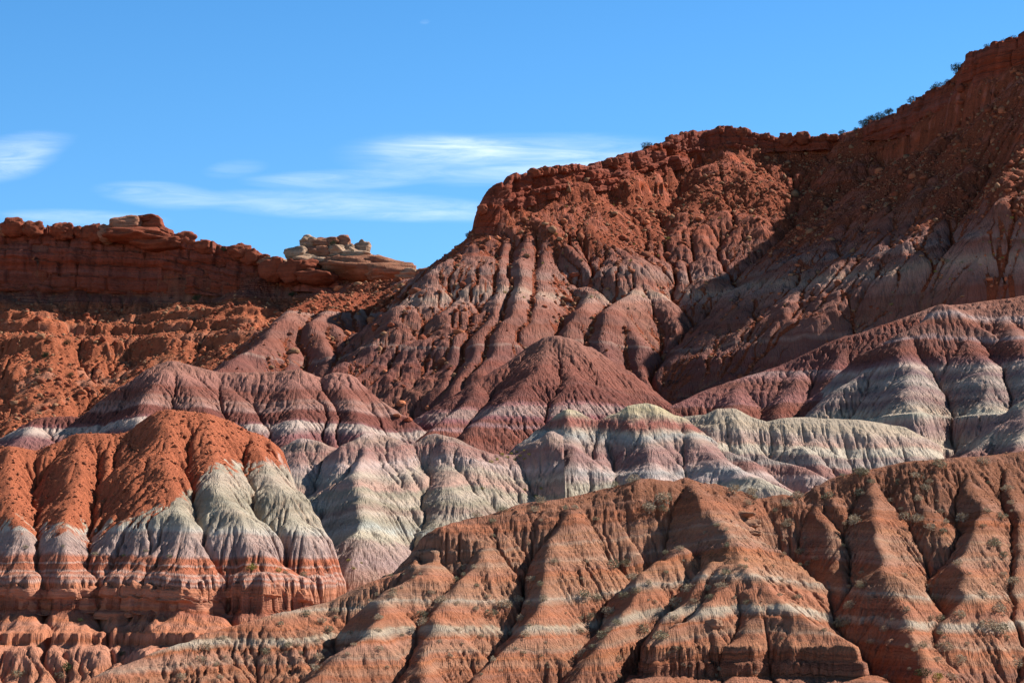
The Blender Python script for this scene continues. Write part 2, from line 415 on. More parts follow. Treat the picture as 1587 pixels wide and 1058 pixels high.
def cliff_wall(name, tops, mat, seed=1, step=.45, out=2.0, bed=(1.2, 3.8), blk=(2.5, 8), amp=1.3, back=7.0, batter=.12, rough=.5, skew=.5, base_in=0.0, recess=()):
    """jointed, bedded rock face under a top line of (u, v, Y, height)"""
    rs = np.random.RandomState(seed)
    p = np.array([P(u, v, Y) for u, v, Y, h in tops]); hh = np.array([t[3] for t in tops])
    seg = np.hypot(np.diff(p[:, 0]), np.diff(p[:, 1])); sa = np.concatenate([[0], np.cumsum(seg)]); L = sa[-1]
    s = np.arange(0, L, step); x = np.interp(s, sa, p[:, 0]); y = np.interp(s, sa, p[:, 1]); zt = np.interp(s, sa, p[:, 2]); h = np.interp(s, sa, hh)
    k = np.ones(9) / 9; pad = lambda a: np.convolve(np.pad(a, 4, mode='edge'), k, 'valid')
    xs_, ys_ = pad(x), pad(y); tx, ty = np.gradient(xs_), np.gradient(ys_); tl = np.hypot(tx, ty) + 1e-9
    nx_, ny_ = ty / tl, -tx / tl; fl = np.where(ny_ > 0, -1, 1) if abs(ny_).mean() > .2 else 1
    nx_, ny_ = nx_ * fl, ny_ * fl
    hmax = h.max(); beds = [0.0]
    while beds[-1] < hmax + 3: beds.append(beds[-1] + rs.uniform(*bed))
    beds = np.array(beds)
    nt_ = int(hmax / step) + 1; nb = int(back / (step * 2)) + 2
    rows = nb + nt_; Sg = np.repeat(s[None, :], rows, 0)
    tt = np.concatenate([-np.arange(nb)[::-1] * step * 2, np.linspace(step * .3, 1, nt_)])[:, None]
    isf = (np.arange(rows) >= nb)[:, None]
    depth = np.where(isf, tt * h[None, :], 0.0)                      # below the top
    xw = x[None, :] + 0 * depth; yw = y[None, :] + 0 * depth
    wob = depth + .5 * fbm(Sg / 9, Sg * 0 + seed, 3, seed) + .25 * noise2(Sg / 2.2, depth / 2, seed + 3)
    bi = np.clip(np.searchsorted(beds, np.clip(wob, 0, 1e9)) - 1, 0, len(beds) - 2)
    bf = (wob - beds[bi]) / (beds[bi + 1] - beds[bi]); bt = beds[bi + 1] - beds[bi]
    # joints: every bed has its own block widths; some run through several beds
    grp = bi // 2
    wdt = blk[0] + (blk[1] - blk[0]) * ((_perm[(bi * 37 + seed * 11) & 4095] & 255) / 255.0)
    sj = Sg / wdt + .7 * noise2(Sg / wdt * .9, bi * 3.3, seed + 5) + (bi * 5.37)
    bj = np.floor(sj).astype(int); jf = sj - bj
    hv = _val[_perm[(_perm[(bj + seed * 71) & 4095] + bi * 13) & 4095]]
    big = fbm(Sg / 26, depth / 40, 3, seed + 9) * amp * 1.6 + fbm(Sg / 8, depth / 12, 2, seed + 19) * amp * .7
    bedo = _val[(bi * 91 + seed * 17) & 4095] * amp * .45
    joint = np.exp(-((np.minimum(jf, 1 - jf) * wdt) / .45) ** 2) * .7 + np.exp(-((np.minimum(bf, 1 - bf) * bt) / .35) ** 2) * .55
    off = out + big + bedo + hv * amp * .75 - joint * amp * .75 + rough * .6 * fbm(Sg / 1.3, depth / 1.1, 3, seed + 29) + depth * batter
    for (d0, d1, a_) in recess: off = off - a_ * sstep(d0 - .4, d0 + .4, depth) * sstep(d1 + .4, d1 - .4, depth) * (.55 + .9 * sstep(-.4, .4, fbm(Sg / 7, Sg * 0, 2, seed + 41)))
    b0 = np.clip(bi * 0, 0, 0); hv0 = _val[_perm[(np.floor(s / blk[0] * .6 + .6 * noise2(s / 3, s * 0, 2)).astype(int) * 7 + seed) & 4095]]
    topn = 1.1 * hv0 * amp * .6 + .35 * fbm(s / 2, s * 0 + 3, 3, seed + 31) + .6 * fbm(s / 9, s * 0, 2, seed + 33)
    offr = np.where(isf, off, off[nb:nb + 1, :] + tt * 1.0 - .3)
    z = zt[None, :] + topn[None, :] * np.exp(-depth / 2.5) - depth - np.where(isf, 0, -tt * -.10 + .0)
    z = np.where(isf, z, zt[None, :] + topn[None, :] + .35 * fbm(Sg / 2.5, tt / 2.5 + 0 * Sg, 3, seed + 51) - sstep(-back * .5, -back, tt) * 3.5)
    edge = sstep(0, 6, s) * sstep(L, L - 6, s)
    offr = offr * edge[None, :] + (1 - edge[None, :]) * (-2.0); z = z - (1 - edge[None, :]) * 2.5
    X = xw + nx_[None, :] * offr; Y = yw + ny_[None, :] * offr
    o = grid_mesh(name, X[::-1], Y[::-1], z[::-1], {'talus': np.zeros_like(z), 'cliff': np.ones_like(z) * .6, 'wash': np.zeros_like(z)}, (Sg, depth), mat)
    return o
#@@MASSES
# ================================================================== front ridge (tan, finely banded)
WH = (.47, .37, .28)
TAN = (.41, .20, .122); ORG = (.44, .165, .088); DRK = (.29, .115, .068); PAL = (.42, .25, .17)
crestA = RC([(1750, 660, 345), (1587, 697, 345), (1500, 708, 340), (1400, 716, 336), (1310, 735, 334), (1230, 762, 332), (1165, 769, 330), (1120, 754, 328), (1065, 738, 326),
             (1000, 745, 323), (930, 757, 320), (860, 772, 317), (800, 783, 314), (740, 798, 311), (695, 812, 308)], s=1.1, r=2.0)
RA = [crestA,
      RC([(695, 812, 308), (668, 838, 305), (640, 876, 302), (560, 905, 300), (505, 934, 297), (440, 948, 292), (380, 962, 288), (320, 982, 283), (250, 1008, 278), (180, 1040, 272), (110, 1075, 267)], s=.74, r=2.0),
      R((668, 838, 305), [(655, 885), (600, 925), (572, 980), (520, 1030), (470, 1075)], .45, 0.85, 1.5, s2=1.0),
      R((752, 845, 303), [(715, 895), (680, 945), (664, 995), (650, 1075)], .5, 1.0, 1.0, s2=.95),
      RC([(895, 766, 318), (868, 855, 303), (845, 925, 292), (815, 978, 283), (770, 1020, 276), (725, 1075, 268)], 1.0, 1.0, s2=.9),
      R((1040, 845, 305), [(1000, 890), (979, 925), (935, 992), (870, 1075)], .5, 1.0, 1.0, s2=.95),
      RC([(1065, 738, 326), (1098, 770, 317), (1130, 835, 303), (1148, 880, 293), (1153, 892, 290)], 1.02, 1.0, s2=.75),
      R((1110, 870, 298), [(1075, 920), (1030, 970), (1000, 1010), (960, 1075)], .55, .9, 1.0, s2=1.0),
      R((1153, 892, 290), [(1127, 910), (1098, 943), (1056, 972), (1010, 1010), (960, 1060)], [.5, .4, .4, .5, .6], .85, 1.0, s2=.85),
      R((1153, 892, 290), [(1190, 915), (1229, 948), (1270, 975), (1320, 1010), (1400, 1065)], [.42, .45, .4, .4, .4], .85, 1.0, s2=.8),
      R((1165, 910, 287), [(1168, 950), (1152, 1000), (1140, 1060)], .62, .9, 2.0, s2=.9),
      R((1242, 762, 332), [(1285, 825), (1300, 880), (1337, 944), (1362, 990), (1400, 1060)], .6, 1.02, 1.0, s2=.95),
      R((1351, 727, 335), [(1358, 800), (1376, 876), (1408, 948), (1424, 1001), (1425, 1075)], .52, 1.02, 1.0, s2=.95),
      R((1440, 713, 338), [(1425, 760), (1438, 800)], .7, .9, 1.0),
      R((1501, 710, 340), [(1515, 800), (1490, 890), (1463, 983), (1445, 1060)], .52, 1.02, 1.0, s2=.95),
      R((1560, 700, 343), [(1573, 798), (1590, 850), (1562, 950), (1530, 1010), (1500, 1075)], .60, 1.02, 1.0, s2=.95),
      R((1660, 680, 345), [(1660, 800), (1640, 900), (1600, 1000), (1580, 1070)], .60, 1.02, 1.0, s2=.95),
      R((505, 934, 297), [(480, 975), (455, 1030), (430, 1075)], .55, 1.02, 1.0, s2=.95),
      R((400, 958, 290), [(385, 1000), (350, 1050), (330, 1080)], .50, 1.02, 1.0, s2=.95),
      ]
def postA(X, Y, H, U, D):
    cl = np.zeros_like(H)
    zz = H + (-X) * 0.0
    # small ledges
    ph = (zz + 0.6 * fbm(X / 15, Y / 15, 2, 4)) / 1.15
    fr = ph - np.floor(ph)
    amt = 0.35 * sstep(-.3, .4, fbm(X / 9, Y / 9, 2, 8) + fbm(zz / 2.2, zz * 0, 2, 3) * .8)
    H = H + (sstep(.35, .65, fr) - fr) * 1.15 * amt * sstep(0.5, 3, D)
    # thick bed standing as low cliffs near the foot
    rr = sstep(P(940, 1000, 283)[0], P(990, 1000, 283)[0], X) * sstep(P(1420, 1000, 283)[0], P(1330, 1000, 283)[0], X)
    H2 = remap_v(H + .5 * fbm(X / 4, Y / 10, 3, 66), 285, [(980, 980), (998, 996), (1006, 1002), (1009, 1022), (1016, 1027), (1018, 1045), (1050, 1055), (1100, 1100)])
    H = H * (1 - rr) + H2 * rr; cl = rr * sstep(zA(1000), zA(1008), H)
    r2 = sstep(P(640, 850, 305)[0], P(655, 850, 305)[0], X) * sstep(P(740, 850, 305)[0], P(690, 850, 305)[0], X)
    H3 = remap_v(H + .3 * fbm(X / 3, Y / 6, 3, 67), 306, [(820, 820), (838, 834), (842, 850), (850, 856), (853, 872), (880, 884), (900, 900)])
    H = H * (1 - r2) + H3 * r2
    return H, cl
stA = []
def zA(v): return ZV(v, 300)
for v, c in [(690, DRK), (760, (.33, .14, .085)), (790, (.34, .145, .085)), (806, DRK), (812, ORG), (822, DRK), (838, TAN), (848, (.37, .17, .105)), (852, PAL), (856, TAN), (872, (.38, .17, .10)), (880, PAL), (885, TAN), (898, ORG), (912, TAN), (928, TAN), (936, PAL), (940, (.45, .35, .27)), (945, PAL), (949, TAN),
             (953, ORG), (970, ORG), (978, TAN), (982, WH), (988, WH), (993, PAL), (998, ORG), (1012, TAN), (1018, PAL), (1024, ORG), (1040, TAN), (1046, ORG), (1060, DRK), (1075, ORG)]:
    stA.append((zA(v), c))
matA = strata_mat('banded_tan_rock', stA, alb=.74, dip=(-.02, 0.0), hump=(28.5, 20.0, 2.8), warp=1.1, fine=.2, px=.085, wash=(.37, .16, .095), washk=.9, rill=.8, ledge=1.0, tal=((.42, .17, .09), (.30, .12, .07)))
def talA(X, Y, H, acc, D, U):
    return 0.55 * sstep(zA(790), zA(745), H) + .35 * sstep(5, 7.5, acc) * 0
terrain('front_ridge', -75, 88, 228, 352, .21, RA, matA, sim=2, warp=(1.6, 14), rough=(1.0, 9), sim_kw=dict(steps=5, K=.014, m=.45, diff=.06), post=postA, talus=talA, fine_kw=dict(K=.045, diff=.02), amp_r=.07, lam=3.6, zmin=-14)
# ================================================================== left mound: orange rubble over grey and banded red
GRN = (.35, .30, .225); GWH = (.46, .395, .305); LAV = (.41, .29, .245); RED = (.42, .145, .085); RDK = (.33, .11, .065); OR2 = (.50, .20, .115); PNK = (.50, .31, .25); MAU0 = (.38, .24, .2)
RB = [RC([(-300, 760, 436), (-150, 735, 440), (-40, 705, 444), (10, 690, 446), (54, 697, 448), (124, 670, 450), (174, 671, 452), (215, 665, 453), (245, 643, 454), (265, 634, 454), (315, 639, 456), (356, 651, 458),
          (389, 668, 459), (420, 682, 459)], s=.88, r=1.0),
      RC([(420, 682, 459), (430, 703, 456), (455, 748, 450), (470, 768, 445), (487, 800, 440), (494, 840, 433), (500, 885, 425), (505, 930, 418), (508, 960, 410)], s=.95, s2=2.6, r=1.0),
      R((10, 690, 446), [(14, 760), (38, 830), (42, 850), (45, 900), (46, 950)], [.55, .52, .5, .85, .8], .8, 2.0),
      R((124, 670, 450), [(112, 740), (96, 815), (100, 832), (106, 895), (110, 950)], [.58, .55, .5, .85, .8], .8, 2.0),
      R((174, 671, 452), [(165, 750), (150, 812), (145, 870)], [.62, .6, 1.0], .95, 1.5),
      R((205, 667, 452), [(192, 740), (182, 805), (184, 830), (190, 900), (196, 950)], [.6, .58, .55, .85, .8], .85, 1.5),
      R((265, 634, 454), [(250, 700), (268, 775), (280, 800), (287, 850), (295, 935), (298, 970)], [.6, .55, .5, .7, .8, .8], .66, 2.5),
      R((315, 639, 456), [(322, 700), (340, 750), (372, 800), (392, 850), (400, 935), (402, 970)], [.6, .5, .45, .9, 1.0, .8], .8, 3.0),
      R((389, 668, 459), [(405, 715), (436, 765), (455, 820), (462, 880), (468, 935), (470, 970)], [.55, .45, .6, 1.0, 1.0, .8], .8, 6.0, s2=1.3),
      R((-60, 712, 444), [(-60, 800), (-50, 900), (-40, 960)], .6, .8, 2.0),
      R((20, 905, 409), [(10, 960), (0, 1000), (-5, 1060)], .55, .7, 1.0),
      R((95, 905, 411), [(90, 960), (88, 1000), (85, 1060)], .6, .7, 1.0),
      R((190, 912, 413), [(190, 960), (150, 1000), (140, 1060)], .6, .7, 1.0),
      R((300, 930, 415), [(290, 980), (280, 1060)], .6, .7, 1.0),
      R((400, 935, 417), [(400, 980), (400, 1060)], .6, .7, 1.0)]
def postB(X, Y, H, U, D):
    xr = np.interp(Y, [400, 418, 432, 445, 459], [P(512, 900, 400)[0], P(507, 900, 418)[0], P(497, 850, 432)[0], P(470, 760, 445)[0], P(424, 690, 459)[0]]) + 2.6 * fbm(Y / 8, X * 0, 4, 88)
    H = H - 1.7 * np.maximum(0, X - xr)
    zt = ZV(900, 412); near = sstep(zt + 3, zt - 1, H)
    H = H + near * (1.6 * fbm(X / 6.5, Y / 30, 3, 44) + .5 * fbm(X / 1.8, Y / 5, 2, 45))
    g = remap_v(H, 412, [(860, 860), (886, 886), (905, 895), (914, 903), (920, 945), (935, 955), (975, 978), (985, 982), (987, 998), (1010, 1008), (1060, 1060)])
    cl = sstep(zt - .5, zt - 1.5, g) * sstep(ZV(952, 412), ZV(945, 412), g)
    return g, cl
def zB(v): return ZV(v, 422)
stB = [(zB(v), c) for v, c in [(660, PNK), (684, PNK), (694, MAU0), (704, (.44, .36, .28)), (716, GRN), (730, (.44, .34, .26)), (745, (.42, .35, .27)), (765, GRN), (782, GRN), (790, GWH), (800, GRN), (812, GWH), (822, (.48, .43, .37)), (828, LAV), (850, (.36, .26, .235)), (862, (.45, .3, .26)), (868, RED), (876, RED), (879, PNK), (881, RED), (889, RED), (892, PNK),
       (895, RED), (900, PNK), (903, RED), (908, PNK), (912, OR2), (925, OR2), (950, RDK), (965, OR2), (1000, OR2), (1060, (.45, .2, .12))]]
matB = strata_mat('banded_grey_red_clay', stB, warp=1.3, fine=.14, px=.12, wash=(.40, .17, .10), washk=.5, rill=1.0, ledge=.25, streak=.3, tal=((.55, .165, .078), (.42, .12, .06)))
bx = np.array([P(u, 750, 440)[0] for u in (0, 60, 140, 220, 280, 315, 330, 400, 445, 500)]); bz = np.array([zB(v) for v in (812, 818, 826, 812, 786, 752, 714, 694, 690, 700)])
def talB(X, Y, H, acc, D, U):
    zb = np.interp(X, bx, bz)
    return np.clip(.5 + (H - zb) / 7.0 + .30 * np.clip(acc - 1.8, 0, 3) * sstep(-9, 0, H - zb) + .35 * fbm(U / 4, D / 30, 3, 17), 0, 1.15) * sstep(ZV(905, 422), ZV(885, 422), H)
terrain('orange_mound', -132, -25, 352, 470, .23, RB, matB, sim=2, warp=(1.3, 13), rough=(1.0, 9), sim_kw=dict(steps=6, K=.035, m=.45, diff=.08), post=postB, talus=talB, amp_r=.30, lam=3.4, zmin=-14, fine_kw=dict(K=.032))
matBW = strata_mat('alcove_rock', [(-20, OR2), (40, OR2)], warp=1.0, fine=.15, px=.12, rill=0, ledge=.6, streak=.4, wash=OR2, washk=0)
_t = []
for u in range(-90, 506, 9):
    p = hit(min(max(u, -60), 496), 916, ['orange_mound'])
    if p is not None: _t.append((u, 909 + 4 * math.sin(u / 37.0) + (u - 250) * .02, p[1], 5.4 + .8 * math.sin(u / 23.0)))
_ys = np.convolve(np.pad([t[2] for t in _t], 4, mode='edge'), np.ones(9) / 9, 'valid')
cliff_wall('alcove_cliff', [(t[0], t[1], .5 * t[2] + .5 * y, t[3]) for t, y in zip(_t, _ys)], matBW, seed=14, step=.2, out=.9, bed=(1.2, 3.0), blk=(3, 7), amp=.85, back=2.5, batter=.25, rough=.35, recess=((2.2, 4.6, 1.6),))
# ================================================================== pale middle hills
def zC(v): return ZV(v, 520)
CRM = (.50, .40, .315); MAU = (.34, .175, .15); BRN = (.36, .24, .19); PKW = (.52, .38, .34)
RCh = [RC([(380, 715, 545), (430, 693, 545), (470, 679, 545), (505, 686, 545), (525, 700, 545), (545, 686, 543), (574, 669, 540), (600, 674, 542), (628, 688, 544), (650, 684, 545), (684, 671, 546), (715, 678, 547),
           (742, 692, 548), (770, 704, 549), (800, 706, 550), (820, 690, 551), (850, 668, 552)], s=.74, r=3),
       
       R((574, 669, 540), [(556, 735), (552, 790), (558, 835), (548, 880), (532, 940)], [.48, .45, .45, .7, .8], 1.15, 1.5, s2=.75),
       R((620, 686, 543), [(628, 740), (630, 800), (625, 860), (620, 920)], [.6, .55, .7, .8], .75, 4.0),
       R((684, 671, 546), [(690, 720), (700, 770), (690, 820), (680, 880)], [.6, .5, .6, .8], .75, 4.0),
       R((470, 679, 545), [(462, 720), (450, 760), (440, 800)], .6, .8, 3.0),
       R((760, 703, 549), [(765, 745), (770, 790), (770, 850)], .6, .8, 3.0)]
stC = [(zC(v), c) for v, c in [(650, PKW), (668, BRN), (684, MAU), (700, (.36, .21, .18)), (712, PKW), (722, LAV), (730, CRM), (740, BRN), (752, PNK), (760, GRN), (772, CRM), (785, GRN), (797, BRN), (805, CRM), (818, GRN), (835, (.42, .42, .37)), (845, GWH), (855, GWH),
       (862, LAV), (890, (.36, .24, .22)), (915, (.36, .19, .14)), (960, RED)]]
matC = strata_mat('pale_banded_clay', stC, warp=2.2, fine=.2, px=.145, wash=(.40, .29, .22), washk=.6, rill=1.0, ledge=.3, streak=.35)
terrain('pale_hill', -78, 12, 440, 570, .26, RCh, matC, sim=2, warp=(2.2, 18), rough=(1.6, 12), sim_kw=dict(steps=6, K=.02, m=.45, diff=.08), fine_kw=dict(K=.032), amp_r=.12, lam=4.0, zmin=8)
def zM(v): return ZV(v, 545)
RM = [RC([(770, 725, 568), (800, 705, 570), (830, 668, 572), (848, 655, 573), (862, 642, 574), (882, 634, 574), (905, 643, 575), (930, 652, 575), (950, 645, 575), (972, 629, 575), (1001, 624, 576), (1022, 630, 577), (1045, 645, 578), (1068, 660, 579), (1090, 672, 580), (1112, 684, 580),
          (1140, 705, 581)], s=.78, r=1.6),
      R((848, 655, 573), [(838, 690), (832, 720), (825, 770), (820, 830)], [.6, .5, .8, .8], .8, 3), R((882, 634, 574), [(885, 660), (880, 700), (876, 740), (872, 800)], [.8, .5, .7, .8], .8, 3),
      R((940, 650, 575), [(930, 700), (925, 750), (925, 800)], .6, .8, 3), R((990, 626, 575), [(1000, 660), (1010, 700), (1015, 750), (1015, 800)], [.8, .5, .6, .8], .75, 3),
      R((1045, 643, 578), [(1085, 690), (1135, 722), (1200, 752), (1240, 775)], [.5, .35, .3, .4], .7, 2),
       ]
stM = [(zM(v), c) for v, c in [(615, (.50, .42, .27)), (630, (.45, .36, .25)), (640, (.31, .12, .10)), (650, (.34, .15, .12)), (658, CRM), (664, (.38, .36, .33)), (678, LAV), (690, (.36, .20, .18)), (712, (.34, .19, .17)), (722, PKW), (730, (.42, .38, .36)),
       (742, PKW), (752, GWH), (765, GWH), (790, LAV), (850, MAU)]]
matM = strata_mat('mauve_white_clay', stM, dip=(-.012, 0), warp=1.8, fine=.2, px=.155, wash=(.40, .27, .21), washk=.6, rill=1.1, ledge=.3, streak=.35)
terrain('mauve_hill', -14, 92, 470, 600, .28, RM, matM, sim=2, warp=(2.0, 16), rough=(1.6, 11), sim_kw=dict(steps=6, K=.02, m=.45, diff=.08), fine_kw=dict(K=.032), amp_r=.15, lam=4.0, zmin=12)

RN = [RC([(1000, 670, 592), (1040, 648, 592), (1068, 644, 592), (1090, 642, 591), (1112, 633, 590), (1140, 633, 590), (1165, 645, 590), (1190, 654, 590), (1215, 647, 590), (1260, 645, 592), (1320, 650, 594), (1400, 660, 600), (1450, 690, 604)], s=.85, r=2.5),
      R((1115, 632, 590), [(1120, 665), (1110, 690), (1150, 705), (1190, 735), (1230, 760)], [.9, .5, .35, .4, .5], .85, 2),
      R((1150, 640, 590), [(1165, 690), (1190, 706), (1235, 722), (1290, 745)], [1.0, .4, .35, .4], .85, 1.5),
      R((1215, 647, 590), [(1222, 695), (1240, 706), (1270, 722), (1300, 740)], [1.1, .4, .5, .6], .9, 1.5), R((1255, 645, 592), [(1265, 695), (1285, 706), (1300, 722), (1325, 740)], [1.1, .4, .5, .6], .9, 1.5),
      R((1300, 648, 593), [(1310, 698), (1325, 706), (1345, 722), (1365, 740)], [1.1, .4, .5, .6], .9, 1.5), R((1350, 655, 595), [(1360, 700), (1380, 708), (1400, 722)], [1.1, .4, .5], .9, 1.5)]
stN = [(ZV(v, 575), c) for v, c in [(625, (.46, .33, .27)), (636, (.45, .36, .27)), (650, (.41, .33, .25)), (662, CRM), (670, LAV), (682, (.42, .27, .22)), (688, (.56, .47, .37)), (700, (.56, .47, .37)), (705, (.36, .25, .22)), (718, (.36, .30, .27)), (726, MAU), (740, MAU), (748, PKW), (780, MAU)]]
matN = strata_mat('cream_green_clay', stN, warp=1.4, fine=.2, px=.16, rill=1.1, ledge=.4, streak=.35, wash=(.44, .31, .24), washk=.5)
terrain('cream_hill', 28, 112, 505, 612, .28, RN, matN, sim=2, warp=(1.6, 14), rough=(1.4, 10), sim_kw=dict(steps=6, K=.02, m=.45, diff=.08), fine_kw=dict(K=.032), amp_r=.15, lam=4.0, zmin=20)
# ================================================================== purple hills
MRN = (.235, .08, .058); MRD = (.18, .06, .048); MRB = (.31, .135, .098); VIO = (.37, .245, .22); VWH = (.52, .40, .345); GRY = (.34, .275, .235)
def zD(v): return ZV(v, 620)
RD1 = [RC([(-300, 720, 650), (-80, 705, 650), (0, 683, 650), (40, 660, 650), (64, 646, 650), (113, 643, 652), (151, 645, 653), (181, 633, 654), (212, 606, 655), (242, 580, 655), (272, 558, 655), (302, 566, 657), (340, 576, 659), (400, 576, 660), (444, 574, 660),
           (463, 572, 660), (489, 582, 662), (504, 588, 662), (519, 578, 662), (535, 579, 662)], s=.85, r=3), RC([(535, 579, 662), (556, 592, 659), (575, 612, 655), (588, 640, 647), (596, 680, 636)], s=1.0, s2=1.7, r=2),
       R((64, 646, 650), [(45, 672), (5, 700)], .45, .7, 3), R((181, 633, 654), [(150, 660), (120, 700)], .5, .7, 3), R((272, 558, 655), [(238, 615), (214, 655), (190, 700)], .52, .72, 2),
       R((272, 558, 655), [(300, 605), (330, 650), (350, 700)], .55, .72, 4), R((340, 576, 659), [(370, 620), (400, 665), (410, 710)], .55, .72, 5), R((455, 572, 660), [(458, 610), (452, 660), (448, 710)], .55, .8, 4),
       R((525, 577, 662), [(548, 625), (568, 670), (578, 710)], .55, .95, 4), R((480, 578, 661), [(510, 640), (530, 700)], .6, .8, 3)]
stD1 = [(zD(v), c) for v, c in [(545, MRB), (570, (.36, .17, .14)), (585, MRN), (600, (.27, .11, .085)), (606, (.34, .18, .145)), (612, MRB), (622, (.36, .2, .17)), (628, MRD), (645, MRD), (650, (.25, .1, .1)), (653, VWH), (661, VWH), (668, VIO), (675, (.28, .12, .12)), (710, MRN)]]
matD1 = strata_mat('purple_clay', stD1, warp=1.6, fine=.1, px=.18, rill=.9, ledge=0.1, streak=.3, fine_scale=.6, wash=(.27, .105, .075), washk=.6)
terrain('purple_hill', -190, -20, 570, 680, .34, RD1, matD1, sim=2, warp=(2.0, 22), rough=(1.0, 14), sim_kw=dict(steps=5, K=.015, m=.45, diff=.1), amp_r=.2, lam=4.5, zmin=22, fine_kw=dict(K=.08, diff=.02))
RD2 = [RC([(622, 720, 646), (645, 682, 655), (668, 648, 665), (710, 614, 675)], s=1.5, r=2), RC([(710, 614, 675), (743, 592, 680), (791, 557, 688), (830, 533, 692), (859, 520, 693), (890, 528, 695), (922, 545, 696), (954, 567, 697), (986, 593, 697), (1012, 617, 697), (1035, 645, 697)], s=.7, r=3),
       R((743, 592, 680), [(715, 630), (680, 665), (650, 690)], .45, .75, 2), R((859, 520, 693), [(832, 570), (790, 625), (735, 668), (700, 705)], .5, .66, 2), R((859, 520, 693), [(880, 580), (860, 635), (820, 700)], .56, .7, 4),
       R((905, 535, 695), [(930, 590), (920, 650), (910, 700)], .6, .75, 4)]
stD2 = [(zD(v), c) for v, c in [(465, MRB), (500, (.28, .12, .09)), (535, MRN), (560, MRN), (585, MRD), (603, MRD), (609, (.35, .17, .165)), (613, VIO), (626, VIO), (634, (.30, .12, .13)), (645, MRN), (652, (.36, .2, .2)), (657, MRN), (710, MRN)]]
matD2 = strata_mat('maroon_clay', stD2, warp=1.6, fine=.08, px=.19, rill=.9, ledge=0.1, streak=.3, fine_scale=.6, wash=(.27, .105, .075), washk=.6)
terrain('maroon_hill', -60, 70, 585, 715, .36, RD2, matD2, sim=2, warp=(2.0, 25), rough=(.8, 16), sim_kw=dict(steps=5, K=.012, m=.45, diff=.1), amp_r=.15, lam=4.0, zmin=22, fine_kw=dict(K=.08, diff=.02))
RD3 = [RC([(1020, 640, 690), (1050, 625, 693), (1095, 606, 698), (1152, 586, 703), (1212, 565, 708), (1274, 532, 712), (1336, 513, 715), (1399, 494, 718), (1448, 474, 720), (1500, 470, 722), (1600, 455, 724)], s=.62, r=3),
       R((1152, 586, 703), [(1140, 620), (1110, 650), (1080, 680)], .45, .7, 3), R((1236, 556, 710), [(1235, 590), (1215, 630), (1190, 680)], .5, .7, 4), R((1310, 520, 714), [(1300, 570), (1280, 620), (1260, 670)], .55, .7, 3)]
stD3 = [(zD(v), c) for v, c in [(400, MRB), (430, MRN), (480, MRD), (500, (.21, .08, .07)), (517, (.26, .1, .09)), (520, (.42, .27, .25)), (530, (.33, .16, .15)), (545, MRN), (575, (.28, .11, .1)), (588, (.33, .15, .14)), (592, MRN), (700, MRN)]]
matD3 = strata_mat('maroon_clay_ridge', stD3, dip=(.0, 0), warp=1.6, fine=.08, px=.19, rill=.9, ledge=0.1, streak=.3, fine_scale=.6, wash=(.27, .105, .075), washk=.6)
terrain('maroon_ridge', 40, 190, 600, 740, .38, RD3, matD3, sim=2, warp=(2.0, 25), rough=(.8, 16), sim_kw=dict(steps=5, K=.012, m=.45, diff=.1), amp_r=.15, lam=4.0, zmin=22, fine_kw=dict(K=.08, diff=.02))
RD4 = [RC([(1235, 665, 650), (1265, 636, 655), (1299, 600, 662), (1335, 577, 667), (1365, 552, 671), (1399, 515, 677), (1440, 495, 682), (1461, 470, 686), (1486, 481, 690), (1523, 477, 692), (1587, 461, 695), (1700, 430, 698), (1850, 400, 700)], s=.66, r=2.0),
       R((1399, 515, 677), [(1408, 560), (1415, 620), (1425, 660), (1435, 705)], [.55, .52, .5, .6], .8, 3), R((1486, 481, 690), [(1510, 540), (1535, 590), (1545, 640), (1550, 705)], .56, .7, 3),
       R((1540, 473, 693), [(1590, 540), (1620, 600), (1640, 660)], .5, .7, 3), R((1640, 450, 696), [(1690, 540), (1700, 600)], .5, .7, 3)]
def postD4(X, Y, H, U, D):
    zt = ZV(690, 625); n = sstep(zt + 14, zt, H)
    H = H + n * (1.8 * fbm(X / 9, Y / 30, 2, 14))
    return remap_v(H, 625, [(600, 600), (640, 640), (655, 645), (672, 690), (682, 698), (700, 702), (712, 728), (760, 760)]), None
stD4 = [(zD(v), c) for v, c in [(430, MRB), (440, (.40, .28, .26)), (452, MRB), (464, MRN), (478, MRB), (484, (.40, .26, .25)), (490, MRN), (510, MRN), (518, MRD), (530, (.26, .13, .13)), (540, VWH), (548, LAV), (556, (.27, .17, .17)), (566, GRY), (576, VWH), (582, GRY), (592, (.28, .18, .17)), (604, LAV), (612, (.26, .16, .15)), (622, GRY), (632, CRM), (642, (.42, .38, .30)),
       (650, LAV), (664, (.32, .21, .2)), (678, LAV), (686, CRM), (698, CRM), (702, GRY), (715, MAU), (740, MAU)]]
matD4 = strata_mat('violet_grey_clay', stD4, warp=1.8, fine=.12, px=.18, rill=.9, ledge=0.2, streak=.3, fine_scale=.6, wash=(.27, .105, .075), washk=.6)
terrain('violet_hill', 70, 200, 560, 710, .35, RD4, matD4, sim=2, warp=(2.0, 22), rough=(1.0, 14), sim_kw=dict(steps=6, K=.02, m=.45, diff=.1), amp_r=.2, lam=4.5, zmin=22, fine_kw=dict(K=.08, diff=.02), post=postD4)
RD5 = [RC([(1700, 570, 600), (1620, 603, 600), (1587, 627, 598), (1562, 650, 595), (1540, 675, 590), (1515, 698, 585)], s=.75, r=3), R((1600, 615, 599), [(1590, 660), (1570, 710)], .5, .8, 3)]
terrain('violet_mound', 100, 175, 540, 625, .4, RD5, matD4, sim=2, warp=(1.5, 16), rough=(1.0, 12), sim_kw=dict(steps=5, K=.015, m=.45, diff=.1), amp_r=.2, lam=4.5, zmin=30)
